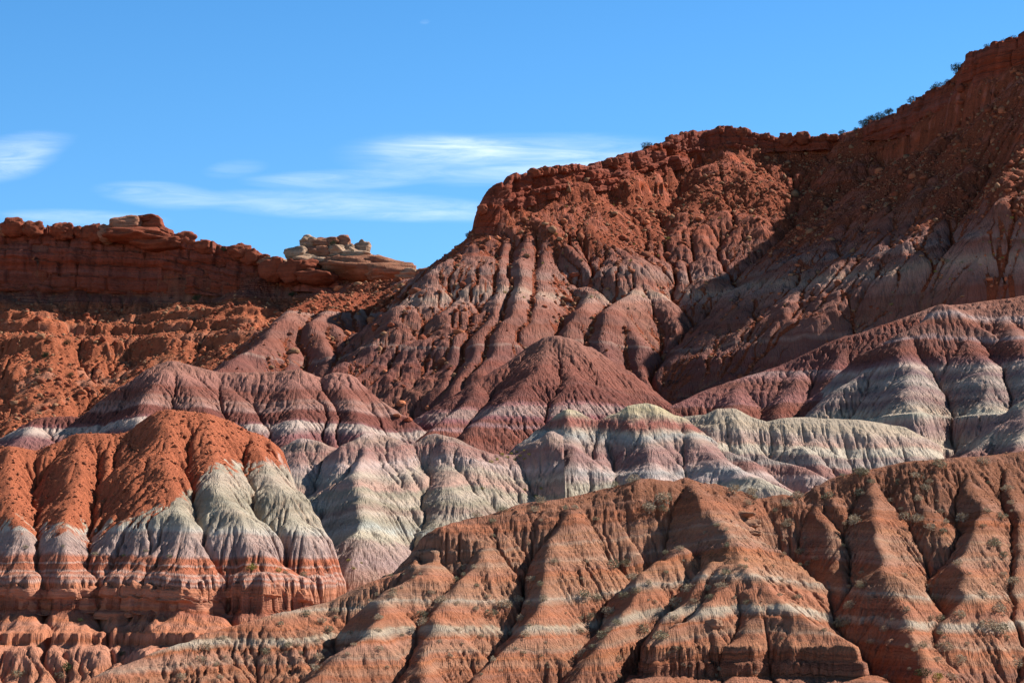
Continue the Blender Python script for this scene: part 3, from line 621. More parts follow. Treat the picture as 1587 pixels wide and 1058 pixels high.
# ================================================================== the great slope under its cliff
def zE(v, Y=800): return ZV(v, Y)
CL = ((2.5, 1.2, 5.0, 1.6, 7), (6, 1.5, 6.5, 2.2, 9))
CLb = ((2.5, 1.2, 5.0, 1.6, 8), (9, 2.0, 7.0, 4, 14))
CLc = ((3, 1.5, 3.5, 2.0, 9), (9, 2.5, 4.0, 5, 14))
RE = [RC([(560, 440, 905), (640, 430, 890), (662, 424, 885), (690, 402, 880), (718, 382, 876), (740, 358, 873)], s=.66, r=3),
      RC([(741, 350, 872), (750, 315, 874), (768, 290, 877), (790, 273, 882), (850, 262, 892), (900, 257, 905), (950, 250, 922)], s=.66, r=1.0, cliff=CL),
      RC([(950, 250, 922), (1000, 232, 940), (1030, 219, 950), (1060, 207, 958), (1090, 201, 963), (1130, 199, 966)], s=.66, r=1.5, cliff=CLb),
      RC([(1130, 199, 966), (1170, 208, 968), (1200, 213, 970), (1250, 213, 970), (1300, 210, 965), (1340, 195, 957)], s=.64, r=1.5, cliff=CLc),
      RC([(1340, 195, 957), (1390, 175, 945), (1440, 150, 930), (1475, 125, 912), (1490, 105, 903), (1500, 88, 896), (1530, 75, 888), (1560, 67, 882), (1587, 53, 878), (1640, 5, 872)], s=.66, r=1.5, cliff=((4, 2, 9, 3, 12), (12, 4, 16, 6, 20)))]
RE.append(RC([(1640, 5, 872), (1700, -55, 868), (1780, -70, 862), (1860, 20, 855), (1950, 150, 850), (2100, 300, 840)], s=1.05, r=3, cliff=((4, 2, 12, 3, 12),)))
def sp(st, pts, g=.6, s=.78, r=2.2): RE.append(R(st, pts, g, s, min(r, 1.6)))
# left group of pink noses
sp((500, 452, 880), [(428, 493), (400, 530), (370, 552), (335, 573), (310, 600)], [.35, .5, .45, .4, .5], .85, 2.0)
sp((520, 452, 880), [(455, 494), (452, 530), (446, 575), (445, 610)], [.4, .55, .6, .7], .9, 3)
sp((545, 450, 880), [(483, 496), (503, 535), (520, 580), (530, 620)], [.4, .55, .6, .6], .9, 3)
sp((560, 452, 880), [(515, 500), (545, 545), (562, 590)], [.45, .5, .6], .9, 2)
sp((590, 450, 880), [(550, 488), (556, 530), (572, 565)], [.5, .6, .6], 1.0, 2)
sp((610, 445, 882), [(590, 480), (602, 520), (616, 570), (618, 610)], [.5, .55, .6, .7], .8, 3)
sp((630, 440, 885), [(622, 475), (645, 520), (655, 545)], [.5, .6, .6], .9, 2)
# long fluted slope below the promontory
sp((662, 424, 885), [(655, 470), (645, 520), (640, 560)], [.55, .6, .6], 1.0, 2)
sp((690, 402, 880), [(682, 450), (672, 510), (655, 560), (640, 600)], .6, .95, 2)
sp((718, 382, 876), [(712, 440), (700, 500), (680, 560), (655, 615), (640, 650)], .6, .95, 2)
sp((745, 375, 868), [(742, 430), (730, 490), (705, 545), (685, 590)], .6, .95, 2)
sp((780, 365, 868), [(778, 430), (762, 490), (735, 545), (705, 600), (690, 630)], .6, .95, 2)
sp((820, 350, 872), [(815, 410), (800, 470), (775, 520), (745, 575)], .6, .95, 2)
sp((860, 345, 880), [(850, 410), (835, 470), (800, 530)], .6, .95, 2)
sp((905, 340, 892), [(890, 400), (870, 450), (840, 500), (815, 535)], .6, .95, 2)
# central capped bulges
sp((950, 335, 905), [(940, 400), (915, 450), (900, 478), (885, 500), (878, 540)], [.6, .6, .35, .7, .8], .85, 3)
sp((985, 330, 915), [(985, 390), (985, 440), (975, 474), (985, 510), (1000, 570), (1012, 615)], [.62, .62, .35, .8, .7, .6], .85, 3)
sp((985, 440, 835), [(945, 474), (935, 520), (945, 560)], [.4, .8, .7], .9, 3)
sp((1040, 320, 925), [(1035, 380), (1025, 430), (1025, 480), (1020, 520)], .62, 1.0, 2)
sp((1080, 310, 935), [(1075, 380), (1070, 430), (1058, 470), (1045, 500)], .62, .95, 2)
sp((1120, 305, 940), [(1118, 370), (1115, 425), (1116, 455), (1090, 515), (1062, 575), (1035, 625)], [.62, .62, .4, .6, .6, .6], .8, 2)
sp((1116, 455, 830), [(1140, 510), (1150, 560), (1160, 590)], [.7, .65, .6], .85, 2.5)
sp((1165, 305, 942), [(1165, 370), (1168, 430), (1172, 470), (1185, 520)], .62, .95, 3)
sp((1210, 300, 942), [(1215, 370), (1235, 430), (1215, 480), (1200, 530), (1195, 560)], [.62, .62, .5, .6, .6], .8, 2.5)
sp((1255, 300, 940), [(1270, 370), (1290, 425), (1262, 465), (1235, 510), (1215, 550)], [.62, .62, .5, .6, .6], .85, 2)
sp((1310, 290, 935), [(1320, 360), (1335, 415), (1305, 460), (1280, 500), (1260, 530)], [.62, .62, .5, .5, .6], .85, 2)
sp((1370, 280, 930), [(1375, 350), (1385, 410), (1350, 450), (1310, 490)], [.62, .62, .5, .5], .85, 2)
sp((1440, 270, 915), [(1440, 340), (1440, 395), (1400, 430), (1360, 465), (1330, 490)], [.62, .62, .5, .45, .5], .85, 2)
sp((1520, 260, 895), [(1520, 330), (1500, 375), (1460, 415), (1420, 450), (1390, 480)], [.62, .62, .5, .45, .5], .85, 2)
sp((1600, 330, 848), [(1530, 403), (1510, 415), (1500, 450), (1490, 480)], [.5, .3, 1.0, .9], .9, 4)
sp((1640, 340, 850), [(1565, 403), (1550, 410), (1545, 445), (1540, 480)], [.5, .3, 1.0, .9], .9, 4)
sp((1700, 350, 850), [(1610, 405), (1590, 415), (1590, 450)], [.5, .3, 1.0], .9, 4)
MR = (.30, .115, .085); PKL = (.45, .26, .21); MVG = (.34, .21, .18); RSL = (.42, .105, .055); DRD = (.26, .085, .06)
stE = [(zE(v), c) for v, c in [(-40, RSL), (200, RSL), (300, (.34, .105, .065)), (345, MR), (352, DRD), (358, MR), (385, (.33, .15, .12)), (400, MVG), (408, MR), (425, (.36, .17, .13)), (436, (.50, .33, .25)), (447, PKL), (462, (.37, .17, .13)), (480, MR), (505, (.25, .095, .07)), (528, MR), (540, (.25, .10, .08)), (546, (.38, .24, .2)), (549, (.22, .09, .075)), (570, (.24, .085, .068)), (620, MRN), (680, MRN)]]
matE = strata_mat('red_shale_slope', stE, warp=3.0, fine=.12, px=.235, alb=.78, rill=1.0, ledge=.12, streak=.35, tal=((.42, .105, .048), (.27, .068, .034)), fine_scale=.8)
def talE(X, Y, H, acc, D, U):
    up = sstep(zE(430), zE(250), H)
    gl = np.clip((acc - 1.6) * .30, 0, .8) * sstep(zE(660), zE(560), H)
    n = fbm(X / 30, Y / 30, 3, 71)
    left = sstep(P(660, 450, 870)[0], P(560, 450, 870)[0], X) * sstep(zE(488, 850), zE(478, 850), H)
    return .18 + .40 * up + gl + .28 * n + .7 * left - .25 * sstep(.4, 1., fbm(U / 9, D / 60, 2, 15) * 2)
def postE(X, Y, H, U, D):
    k = sstep(34, 52, X)
    H = H - k * (2.5 * np.maximum(0, 748 - Y) + .8 * np.maximum(0, 765 - Y))
    return H, (D < 8) * (H > zE(330)) * 1.0
terrain('great_slope', -125, 340, 660, 985, .52, RE, matE, sim=2, warp=(2.5, 26), rough=(2.2, 18), sim_kw=dict(steps=6, K=.035, m=.45, diff=.08), fine_kw=dict(K=.085, diff=.02), amp_r=.35, lam=9.0, zmin=55, cliff_d=12, post=postE, talus=talE)
# ================================================================== red cliff on the left
CF = ((2.5, 1.5, 5.5, 1.5, 6), (5.0, 1.2, 4.0, 1.6, 8), (7, 1.5, 14.0, 2.0, 15))
RF = [RC([(-420, 352, 985), (-160, 352, 985), (0, 351, 985), (50, 349, 985), (90, 355, 985), (150, 358, 985), (250, 364, 982), (290, 372, 980), (340, 385, 978), (390, 396, 975), (430, 408, 970)], s=.6, r=1, cliff=CF),
      RC([(430, 408, 970), (480, 428, 962), (530, 436, 950), (580, 440, 930), (640, 434, 910), (680, 430, 900)], s=.6, r=2, cliff=((0.5, 1.5, 3, 1.5, 7),)),
      R((60, 470, 955), [(70, 520), (85, 580), (60, 640)], .56, .60, 14), R((300, 465, 955), [(290, 520), (270, 570), (240, 620)], .56, .6, 14), R((400, 450, 955), [(380, 510), (350, 560)], .5, .62, 10)]
def postF(X, Y, H, U, D):
    zt = ZV(475, 935)
    H = H + sstep(zt + 3, zt, H) * (1.3 * fbm(X / 12, Y / 12, 3, 24) + .6 * fbm(X / 3.5, Y / 6, 2, 25))
    g = remap_v(H, 935, [(300, 300), (470, 470), (484, 478), (488, 490), (502, 500), (508, 516), (524, 522), (540, 532), (556, 560), (640, 640), (700, 700)])
    return g, (H > ZV(478, 950)) * 1.0
stF = [(ZV(v, 940), c) for v, c in [(320, (.34, .12, .075)), (345, (.34, .11, .065)), (372, (.27, .075, .045)), (400, (.30, .085, .05)), (432, (.24, .065, .04)), (452, (.27, .08, .05)), (462, (.40, .12, .06)), (490, (.42, .13, .065)), (560, (.43, .14, .07)), (600, (.45, .16, .085)), (700, (.36, .13, .08))]]
matF = strata_mat('red_cliff_rock', stF, warp=1.0, fine=.14, px=.265, alb=.82, rill=.5, ledge=.5, streak=.3, tal=((.52, .155, .072), (.37, .105, .052)), fine_scale=.7)
def talF(X, Y, H, acc, D, U): return sstep(ZV(455, 945), ZV(470, 945), H) * (.62 + .4 * fbm(X / 14, Y / 14, 3, 6))
matW = strata_mat('cliff_rock', [(0, (.25, .058, .032)), (400, (.25, .058, .032))], warp=1.0, fine=.22, px=.26, rill=.0, ledge=.9, streak=.5, wash=(.2, .06, .04), washk=0, fine_scale=.8)
terrain('red_cliff', -300, 0, 815, 1000, .55, RF, matF, sim=2, warp=(2.0, 26), rough=(2.0, 16), sim_kw=dict(steps=4, K=.03, m=.45, diff=.08), amp_r=.4, lam=6.0, zmin=60, cliff_d=10, post=postF, talus=talF)

cliff_wall('cliff_face', [(-330, 352, 980, 30), (-150, 350, 980, 30), (0, 349, 980, 30), (50, 348, 980, 30), (90, 354, 980, 29), (150, 358, 980, 28), (250, 362, 977, 27), (290, 371, 975, 24), (340, 383, 973, 22), (390, 394, 970, 18), (430, 406, 965, 13), (470, 424, 955, 8), (530, 436, 945, 5)], matW, seed=3, amp=2.3, bed=(1.5, 6), blk=(4, 15), rough=.8)
cliff_wall('promontory_face', [(736, 362, 866, 4), (737, 352, 866, 8), (743, 330, 866, 12), (750, 313, 868, 15), (768, 290, 871, 16), (790, 273, 876, 15), (850, 262, 886, 12), (900, 257, 899, 11), (950, 250, 916, 12), (1000, 232, 934, 13), (1060, 207, 952, 14), (1130, 199, 960, 13), (1200, 213, 964, 7), (1300, 210, 960, 6)], matW, seed=5, amp=1.6, rough=.8, bed=(1.5, 5), blk=(3, 9))
cliff_wall('rim_face', [(1330, 200, 952, 6), (1390, 175, 939, 12), (1440, 150, 924, 16), (1475, 125, 905, 20), (1490, 105, 897, 22), (1500, 88, 890, 22), (1530, 75, 882, 24), (1560, 67, 876, 26), (1587, 53, 872, 28), (1640, 5, 866, 28), (1700, -50, 862, 28)], matW, seed=8, amp=2.0, bed=(2, 6), blk=(4, 12))

matBT = strata_mat('butte_rock', [(0, (.46, .22, .14)), (ZV(426, 962), (.40, .15, .09)), (ZV(416, 962), (.46, .23, .15)), (ZV(408, 962), (.54, .37, .26)), (ZV(402, 962), (.58, .42, .31)), (400, (.5, .3, .2))], warp=.8, fine=.15, px=.26, rill=.0, ledge=.9, streak=.4, wash=(.4, .2, .12), washk=0, fine_scale=.8)
cliff_wall('butte_base', [(436, 418, 958, 8), (450, 404, 960, 11), (480, 399, 962, 12), (520, 402, 962, 12), (560, 404, 962, 12), (590, 407, 960, 11), (615, 413, 957, 9), (640, 420, 953, 8), (690, 426, 950, 8)], matBT, seed=23, step=.4, out=.5, amp=1.6, bed=(1.5, 4), blk=(3, 10), back=8)
# ================================================================== ground
gm = bpy.data.materials.new('desert_ground'); gm.use_nodes = True; _nt = gm.node_tree; _b = _nt.nodes['Principled BSDF']; _b.inputs['Roughness'].default_value = .95
_g = N(_nt, 'ShaderNodeNewGeometry').outputs['Position']
_nt.links.new(mix_c(_nt, map_n(_nt, noise_n(_nt, _g, .15, 6, .65), .35, .65), (.42, .19, .11), (.33, .16, .10)), _b.inputs['Base Color'])
_bp = N(_nt, 'ShaderNodeBump'); _bp.inputs['Distance'].default_value = .5; _nt.links.new(noise_n(_nt, _g, .8, 6, .7), _bp.inputs['Height']); _nt.links.new(_bp.outputs[0], _b.inputs['Normal'])
gx = np.concatenate([np.linspace(-9000, -400, 12), np.linspace(-380, 380, 77), np.linspace(400, 9000, 12)]); gy = np.concatenate([np.linspace(-200, 0, 5), np.linspace(10, 500, 99), np.linspace(520, 12000, 20)])
GX, GY = np.meshgrid(gx, gy); GZ = -1.7 - 8.5 * sstep(10, 150, GY) + .5 * fbm(GX / 60, GY / 60, 3, 3) * sstep(20, 200, np.hypot(GX, GY)) * sstep(2000, 500, np.hypot(GX, GY))
grid_mesh('ground', GX, GY, GZ, {}, (GX, GY), gm)

# ================================================================== loose rock
def rock_mat(name, c1, c2, scale=1.0, beds=0.0, cap=None):
    m = bpy.data.materials.new(name); m.use_nodes = True; nt = m.node_tree; b = nt.nodes['Principled BSDF']; b.inputs['Roughness'].default_value = .95; b.inputs['Specular IOR Level'].default_value = .15
    g = N(nt, 'ShaderNodeNewGeometry'); pos = g.outputs['Position']; oi = N(nt, 'ShaderNodeObjectInfo').outputs['Random']
    ri = g.outputs['Random Per Island']
    n1 = noise_n(nt, pos, .6 * scale, 5, .65)
    col = mix_c(nt, map_n(nt, n1, .35, .65), c1, c2)
    bed = noise_n(nt, scale_v(nt, pos, (.05, .05, 1.6 * scale)), 1.0, 4, .6)
    hv = N(nt, 'ShaderNodeHueSaturation'); nt.links.new(col, hv.inputs['Color'])
    nt.links.new(math_n(nt, 'MULTIPLY', map_n(nt, math_n(nt, 'MULTIPLY', math_n(nt, 'ADD', ri, oi), .5), 0, 1, .6, 1.1), map_n(nt, bed, .3, .7, 1 - .2 - beds * .2, 1.2 + beds * .2)), hv.inputs['Value']); col = hv.outputs[0]
    nt.links.new(col, b.inputs['Base Color'])
    bp = N(nt, 'ShaderNodeBump'); bp.inputs['Distance'].default_value = .5 / scale; nt.links.new(math_n(nt, 'ADD', math_n(nt, 'MULTIPLY', bed, beds + .3), noise_n(nt, pos, 2.0 * scale, 5, .7)), bp.inputs['Height']); nt.links.new(bp.outputs[0], b.inputs['Normal'])
    return m
M_RED = rock_mat('red_sandstone', (.34, .09, .045), (.25, .065, .036)); M_ORG = rock_mat('orange_sandstone', (.58, .20, .10), (.44, .14, .07))
M_PALE = rock_mat('cream_sandstone', (.56, .40, .29), (.44, .27, .18), .5, 1.0); M_PINK = rock_mat('pink_sandstone', (.46, .22, .14), (.36, .15, .09), .5, 1.0); M_TANR = rock_mat('tan_rock', (.46, .25, .16), (.36, .18, .11), 2.0, 1.0)
M_SCR = rock_mat('scree_stone', (.34, .11, .058), (.24, .08, .045)); M_YEL = rock_mat('pale_scree', (.42, .22, .12), (.33, .17, .10))

def rock_mesh(name, seed, mat, flat=1.0, sub=3, nplanes=11, rough=.06, smooth=True):
    rs = np.random.RandomState(seed); bm = bmesh.new(); bmesh.ops.create_icosphere(bm, subdivisions=sub, radius=1.0)
    pl = rs.randn(nplanes, 3); pl /= np.linalg.norm(pl, axis=1)[:, None]; dd = rs.uniform(.62, .95, nplanes)
    pl = np.vstack([pl, [[0, 0, 1], [0, 0, -1]]]); dd = np.append(dd, [.72, .72])
    V = np.array([v.co[:] for v in bm.verts]); V /= np.linalg.norm(V, axis=1)[:, None]
    k = np.clip(V @ pl.T, 1e-3, None); r = np.min(dd[None] / k, axis=1); r = np.minimum(r, 1.15)
    if name == 'rock_block':
        pw = 4.5; r = np.minimum(1.0 / ((np.abs(V) ** pw).sum(1)) ** (1 / pw), np.min((dd[None] * .5 + .62) / k, axis=1))
    V2 = V * r[:, None]; V2[:, 2] *= flat
    n = fbm3(V2[:, 0] * 2 + seed, V2[:, 1] * 2, V2[:, 2] * 2, 3, seed) * rough
    V2 = V2 * (1 + n[:, None])
    bedz = np.sin(V2[:, 2] / flat * 7 + seed + V2[:, 0]) * .035; V2[:, :2] *= (1 + bedz[:, None])
    for v, c in zip(bm.verts, V2): v.co = c
    me = bpy.data.meshes.new(name); bm.to_mesh(me); bm.free(); me.materials.append(mat)
    if smooth: me.polygons.foreach_set('use_smooth', [len(me.polygons) > 600] * len(me.polygons))
    return me

def put(name, me, loc, scale, rot, label, cat, group=None):
    o = bpy.data.objects.new(name, me); C.objects.link(o); o.location = tuple(map(float, loc)); o.scale = scale; o.rotation_euler = rot
    o['label'] = label; o['category'] = cat
    if group: o['group'] = group
    return o

ICO = None
def rubble(name, tname, n, size, prob, mats, seed, yr=None):
    """heaps of angular stones too many to count; returns nothing, one object"""
    global ICO
    if ICO is None:
        bm = bmesh.new(); bmesh.ops.create_icosphere(bm, subdivisions=1, radius=1.0); bm.verts.ensure_lookup_table()
        ICO = (np.array([v.co[:] for v in bm.verts]), np.array([[v.index for v in f.verts] for f in bm.faces])); bm.free()
    rs = np.random.RandomState(seed); x0, y0, dx, H = TERR[tname]; ny, nx = H.shape
    xs = rs.uniform(0, nx - 2, n * 14); ys = rs.uniform(0, ny - 2, n * 14)
    X = x0 + xs * dx; Y = y0 + ys * dx; z = bilin(H, xs, ys)
    ok = (np.abs(X) < Y * .2217 * 1.1) & (rs.rand(len(X)) < prob(X, Y, z, xs.astype(int), ys.astype(int)))
    X, Y, z = X[ok][:n], Y[ok][:n], z[ok][:n]; m = len(X)
    r = size[0] * np.exp(rs.randn(m) * size[1]); r = np.minimum(r, size[2])
    V, Fc = ICO; nv = len(V)
    A = rs.uniform(.55, 1.25, (m, nv, 1)); B = rs.uniform(.6, 1.3, (m, 1, 3)) * np.array([1, 1, .8])
    P_ = V[None] * A * B * r[:, None, None]
    th = rs.rand(m) * 6.28; c, s_ = np.cos(th)[:, None], np.sin(th)[:, None]
    px_, py_ = P_[..., 0] * c - P_[..., 1] * s_, P_[..., 0] * s_ + P_[..., 1] * c
    co = np.stack([px_ + X[:, None], py_ + Y[:, None], P_[..., 2] + z[:, None] + .15 * r[:, None]], -1).reshape(-1, 3).astype(np.float32)
    tri = (Fc[None] + (np.arange(m) * nv)[:, None, None]).reshape(-1, 3).astype(np.int32)
    me = bpy.data.meshes.new(name); me.vertices.add(len(co)); me.vertices.foreach_set('co', co.ravel()); me.loops.add(tri.size); me.loops.foreach_set('vertex_index', tri.ravel())
    me.polygons.add(len(tri)); me.polygons.foreach_set('loop_start', np.arange(0, tri.size, 3, dtype=np.int32))
    for k in mats: me.materials.append(k)
    mi = np.repeat(rs.randint(0, len(mats), m), len(Fc)).astype(np.int32); me.polygons.foreach_set('material_index', mi); me.update(calc_edges=True)
    o = bpy.data.objects.new(name, me); C.objects.link(o); o['kind'] = 'stuff'; o['label'] = RUB[name]; o['category'] = 'rubble'
    return o
RUB = {'slope_rubble': 'red and orange rubble strewn down the gullies of the great slope', 'cliff_rubble': 'orange rubble on the apron below the dark red cliff', 'mound_rubble': 'orange stones on the rubble covered mound at left', 'ridge_stones': 'small stones on the upper part of the near tan ridge'}
def pE(X, Y, z, ix, iy):
    t = TALUS['great_slope'][iy, ix]; return np.clip((t - .38) * 2.2, 0.02, 1)
def pF(X, Y, z, ix, iy): return np.clip(TALUS['red_cliff'][iy, ix] + .1, 0, 1) * (z > 70)
def pB(X, Y, z, ix, iy): return np.clip((TALUS['orange_mound'][iy, ix] - .5) * 2.5, 0, 1)
def pA(X, Y, z, ix, iy): return (z > zA(800)) * .9 + .06
rubble('slope_rubble', 'great_slope', 30000, (.33, .68, 2.3), pE, [M_RED, M_SCR, M_SCR, M_ORG, M_YEL], 4)
rubble('cliff_rubble', 'red_cliff', 15000, (.30, .68, 2.2), pF, [M_ORG, M_SCR, M_RED, M_YEL], 5)
rubble('mound_rubble', 'orange_mound', 4200, (.14, .55, .7), pB, [M_ORG, M_ORG, M_SCR], 6)
rubble('ridge_stones', 'front_ridge', 5000, (.06, .5, .22), pA, [M_TANR, M_SCR], 7)

# ---- boulders, each its own
BM = {}
def bmesh_of(mat, k, flat):
    key = (mat.name, k, flat)
    if key not in BM: BM[key] = rock_mesh('boulder', 10 + k * 7 + len(BM), mat, flat, 2)
    return BM[key]
rsb = np.random.RandomState(12)
def boulder_at(u, v, wpx, mat, label, flat=.8, cat='boulder', group=None, names=None, k=None, tall=1.0):
    p = hit(u, v, names)
    if p is None: return
    r = wpx / 2 * p[1] / F
    return put('boulder', bmesh_of(mat, int(rsb.randint(0, 6)) if k is None else k, flat), (p[0], p[1] + r * .3, p[2] + r * flat * tall * .35), (r, r * rsb.uniform(.8, 1.1), r * tall), (rsb.uniform(-.25, .25), rsb.uniform(-.25, .25), rsb.uniform(0, 6.28)), label, cat, group)
for u, v, wd, tall, mt, lab in [(1002, 347, 15, 1.1, M_ORG, 'pale orange upright boulder lying alone in the middle of the great slope'), (757, 372, 9, 1.9, M_ORG, 'slim upright orange boulder at the foot of the promontory, left one of two'), (771, 371, 15, 1.0, M_ORG, 'squat orange boulder at the foot of the promontory, right one of two'),
                               (890, 428, 18, .8, M_RED, 'broad red boulder half way down the rubble chute left of the capped bulges'), (1012, 410, 10, .8, M_ORG, 'small boulder in the gully above the dark spur'), (843, 476, 12, .8, M_RED, 'red boulder beside the fluted slope under the promontory'),
                               (1030, 288, 14, 1.0, M_ORG, 'orange boulder below the ledges of the red rim'), (960, 250, 12, .9, M_RED, 'red boulder on the rim right of the promontory'), (622, 628, 22, .9, M_ORG, 'orange boulder at the foot of the rubble gully between the purple hills'), (614, 645, 14, .8, M_ORG, 'smaller orange boulder left of the one at the gully foot'),
                               (632, 652, 18, .8, M_RED, 'dark red boulder lowest in the rubble gully between the purple hills'), (626, 600, 12, .8, M_RED, 'red boulder high in the rubble gully between the purple hills'), (1490, 160, 16, .8, M_RED, 'dark red boulder in the shaded rim at upper right')]:
    boulder_at(u, v, wd, mt, lab, .8, tall=tall)
# the larger stones of the gully, slope, cliff apron and mound, picked by size
SC = [('great_slope', 110, (3.2, 8), [(560, 430, 1180, 620), (1180, 380, 1587, 560)], [M_RED, M_SCR, M_ORG], 'angular red boulder among the rubble of the great slope', 'boulders in the rubble of the great slope', pE),
      ('red_cliff', 70, (3.2, 8), [(0, 470, 420, 640)], [M_ORG, M_RED, M_SCR], 'angular red boulder on the apron below the dark red cliff', 'boulders on the apron below the red cliff', pF),
      ('orange_mound', 75, (3.0, 7.5), [(0, 650, 430, 800)], [M_ORG, M_SCR], 'small orange boulder lying on the rubble covered mound', 'boulders on the orange mound', pB)]
for tn, n, (a, b), boxes, mats, lab, grp, pf in SC:
    c = 0; t = 0; x0, y0, dx, H = TERR[tn]
    while c < n and t < n * 30:
        t += 1; bx_ = boxes[rsb.randint(len(boxes))]; u, v = rsb.uniform(bx_[0], bx_[2]), rsb.uniform(bx_[1], bx_[3])
        p = hit(u, v)
        if p is None or abs(height_at(tn, p[0], p[1]) - p[2]) > .6: continue
        ix, iy = int((p[0] - x0) / dx), int((p[1] - y0) / dx)
        if rsb.rand() > pf(p[0:1], p[1:2], p[2:3], np.array([ix]), np.array([iy]))[0]: continue
        boulder_at(u, v, a + (b - a) * rsb.rand() ** 2.5, mats[rsb.randint(len(mats))], lab, .8, group=grp, names=[tn]); c += 1

# ---- blocks of the pale butte and of the cliff top: each block rests on others
def block(u, v, wpx, hpx, Y, mat, label, k, depth=.8, cat='rock block', rz=None, group=None):
    p = P(u, v, Y); rx, rz_ = wpx / 2 * Y / F * 1.12, hpx / 2 * Y / F * 1.35
    me = bmesh_of3(mat, k); put('rock_block', me, p, (rx, rx * depth, rz_), (0, rsb.uniform(-.06, .06), rsb.uniform(-.5, .5) if rz is None else rz), label, cat, group)
def bmesh_of3(mat, k):
    key = (mat.name, k, 'b')
    if key not in BM: BM[key] = rock_mesh('rock_block', 50 + k * 5, mat, 1.0, 4, 16, .16)
    return BM[key]
Yb = 962
for i, (u, v, w_, h_, Y, mt, lab) in enumerate([
    (478, 375, 24, 15, Yb, M_PALE, 'cream block on the top left corner of the pale butte'), (504, 379, 38, 15, Yb + 2, M_PINK, 'pinkish flat block in the middle of the butte top'), (530, 378, 27, 19, Yb + 4, M_PINK, 'reddish block on the top right of the pale butte'),
    (462, 395, 38, 18, Yb - 2, M_PALE, 'cream slab at the left shoulder of the pale butte'), (489, 393, 42, 18, Yb, M_PINK, 'pink block below the flat top block of the butte'), (516, 392, 42, 18, Yb + 1, M_PALE, 'cream block in the middle tier of the pale butte'), (540, 392, 32, 19, Yb + 3, M_PALE, 'cream block right of centre in the middle tier of the butte'), (561, 391, 24, 27, Yb + 4, M_PALE, 'upright rounded cream block at the right end of the middle tier'),
    (440, 410, 24, 14, Yb + 8, M_PALE, 'whitish block peeping out behind the left foot of the butte'), (481, 409, 62, 18, Yb - 2, M_PALE, 'wide cream slab in the lowest tier of the butte'), (512, 414, 44, 26, Yb - 1, M_PINK, 'pink block in the middle of the lowest tier'), (560, 418, 118, 27, Yb, M_PINK, 'long pink slab with a pale top at the foot of the butte'), (604, 424, 76, 24, Yb - 6, M_PINK, 'low pink slab running right from the butte'),
    (583, 404, 24, 12, Yb + 2, M_PALE, 'small whitish block lying on the right end of the long slab'), (630, 427, 44, 15, Yb - 10, M_PALE, 'whitish low slab at the right tail of the butte'), (659, 425, 30, 14, Yb - 14, M_PINK, 'last small pink block at the right tail of the butte'),
    (453, 422, 38, 28, Yb - 10, M_RED, 'red block in front of the left foot of the butte'), (472, 414, 44, 20, Yb - 8, M_RED, 'red slab leaning on the left foot of the butte'), (491, 430, 56, 18, Yb - 12, M_RED, 'low red slab in front of the butte'), (425, 420, 40, 26, Yb - 6, M_RED, 'red block where the cliff top meets the butte'),
    (540, 405, 90, 18, Yb + 5, M_PALE, 'long cream ledge under the middle tier of the butte'),
    (198, 352, 50, 24, 978, M_PINK, 'big pale pink block of the knob on the left cliff'), (236, 352, 34, 24, 979, M_RED, 'red block at the right side of the knob on the left cliff'), (228, 341, 42, 10, 980, M_RED, 'flat red cap stone on top of the knob'), (216, 367, 92, 18, 977, M_RED, 'wide red slab under the knob of the left cliff'), (246, 379, 70, 18, 975, M_RED, 'sloping red slab below the right side of the knob')]):
    block(u, v, w_, h_, Y, mt, lab, i % 9)
tx = [(0, 350), (50, 348), (90, 354), (150, 358), (250, 364), (290, 371), (340, 383), (390, 394), (430, 406)]
for i in range(46):
    u = rsb.uniform(-5, 428); v = np.interp(u, [t[0] for t in tx], [t[1] for t in tx]); w_ = rsb.uniform(9, 34)
    block(u, v + rsb.uniform(0, 9), w_, w_ * rsb.uniform(.35, .8), 977 - (u > 250) * (u - 250) * .06, M_RED if rsb.rand() < .8 else M_PINK, 'angular red block broken loose along the rim of the left cliff', i % 9, group='broken blocks along the rim of the left cliff')
for i in range(34):
    u = rsb.uniform(745, 1330); T = [(743, 330, 866), (768, 290, 871), (790, 273, 876), (850, 262, 886), (900, 257, 899), (950, 250, 916), (1000, 232, 934), (1060, 207, 952), (1130, 199, 960), (1200, 213, 964), (1330, 208, 958)]
    v = np.interp(u, [t[0] for t in T], [t[1] for t in T]); w_ = rsb.uniform(6, 20)
    block(u, v + rsb.uniform(1, 6), w_, w_ * rsb.uniform(.5, .9), np.interp(u, [t[0] for t in T], [t[2] for t in T]) - 1, M_RED, 'angular red block loose on the rim of the great slope', i % 9, group='loose blocks on the rim of the great slope')
for i, (u, v, w_, h_, Y, lab) in enumerate([(1150, 797, 34, 7, 306, 'thin tan ledge block on the right of the central spur, the upper one'), (1162, 812, 30, 10, 305, 'thick tan ledge block on the right of the central spur, the middle one'), (1166, 826, 22, 7, 304, 'lowest small tan ledge block on the right of the central spur'), (1105, 968, 24, 14, 0, 'tan block jutting from the second white patch of the central spur')]):
    p = hit(u, v)
    if p is not None: block(u, v, w_, h_, p[1] + .4, M_TANR, lab, i)

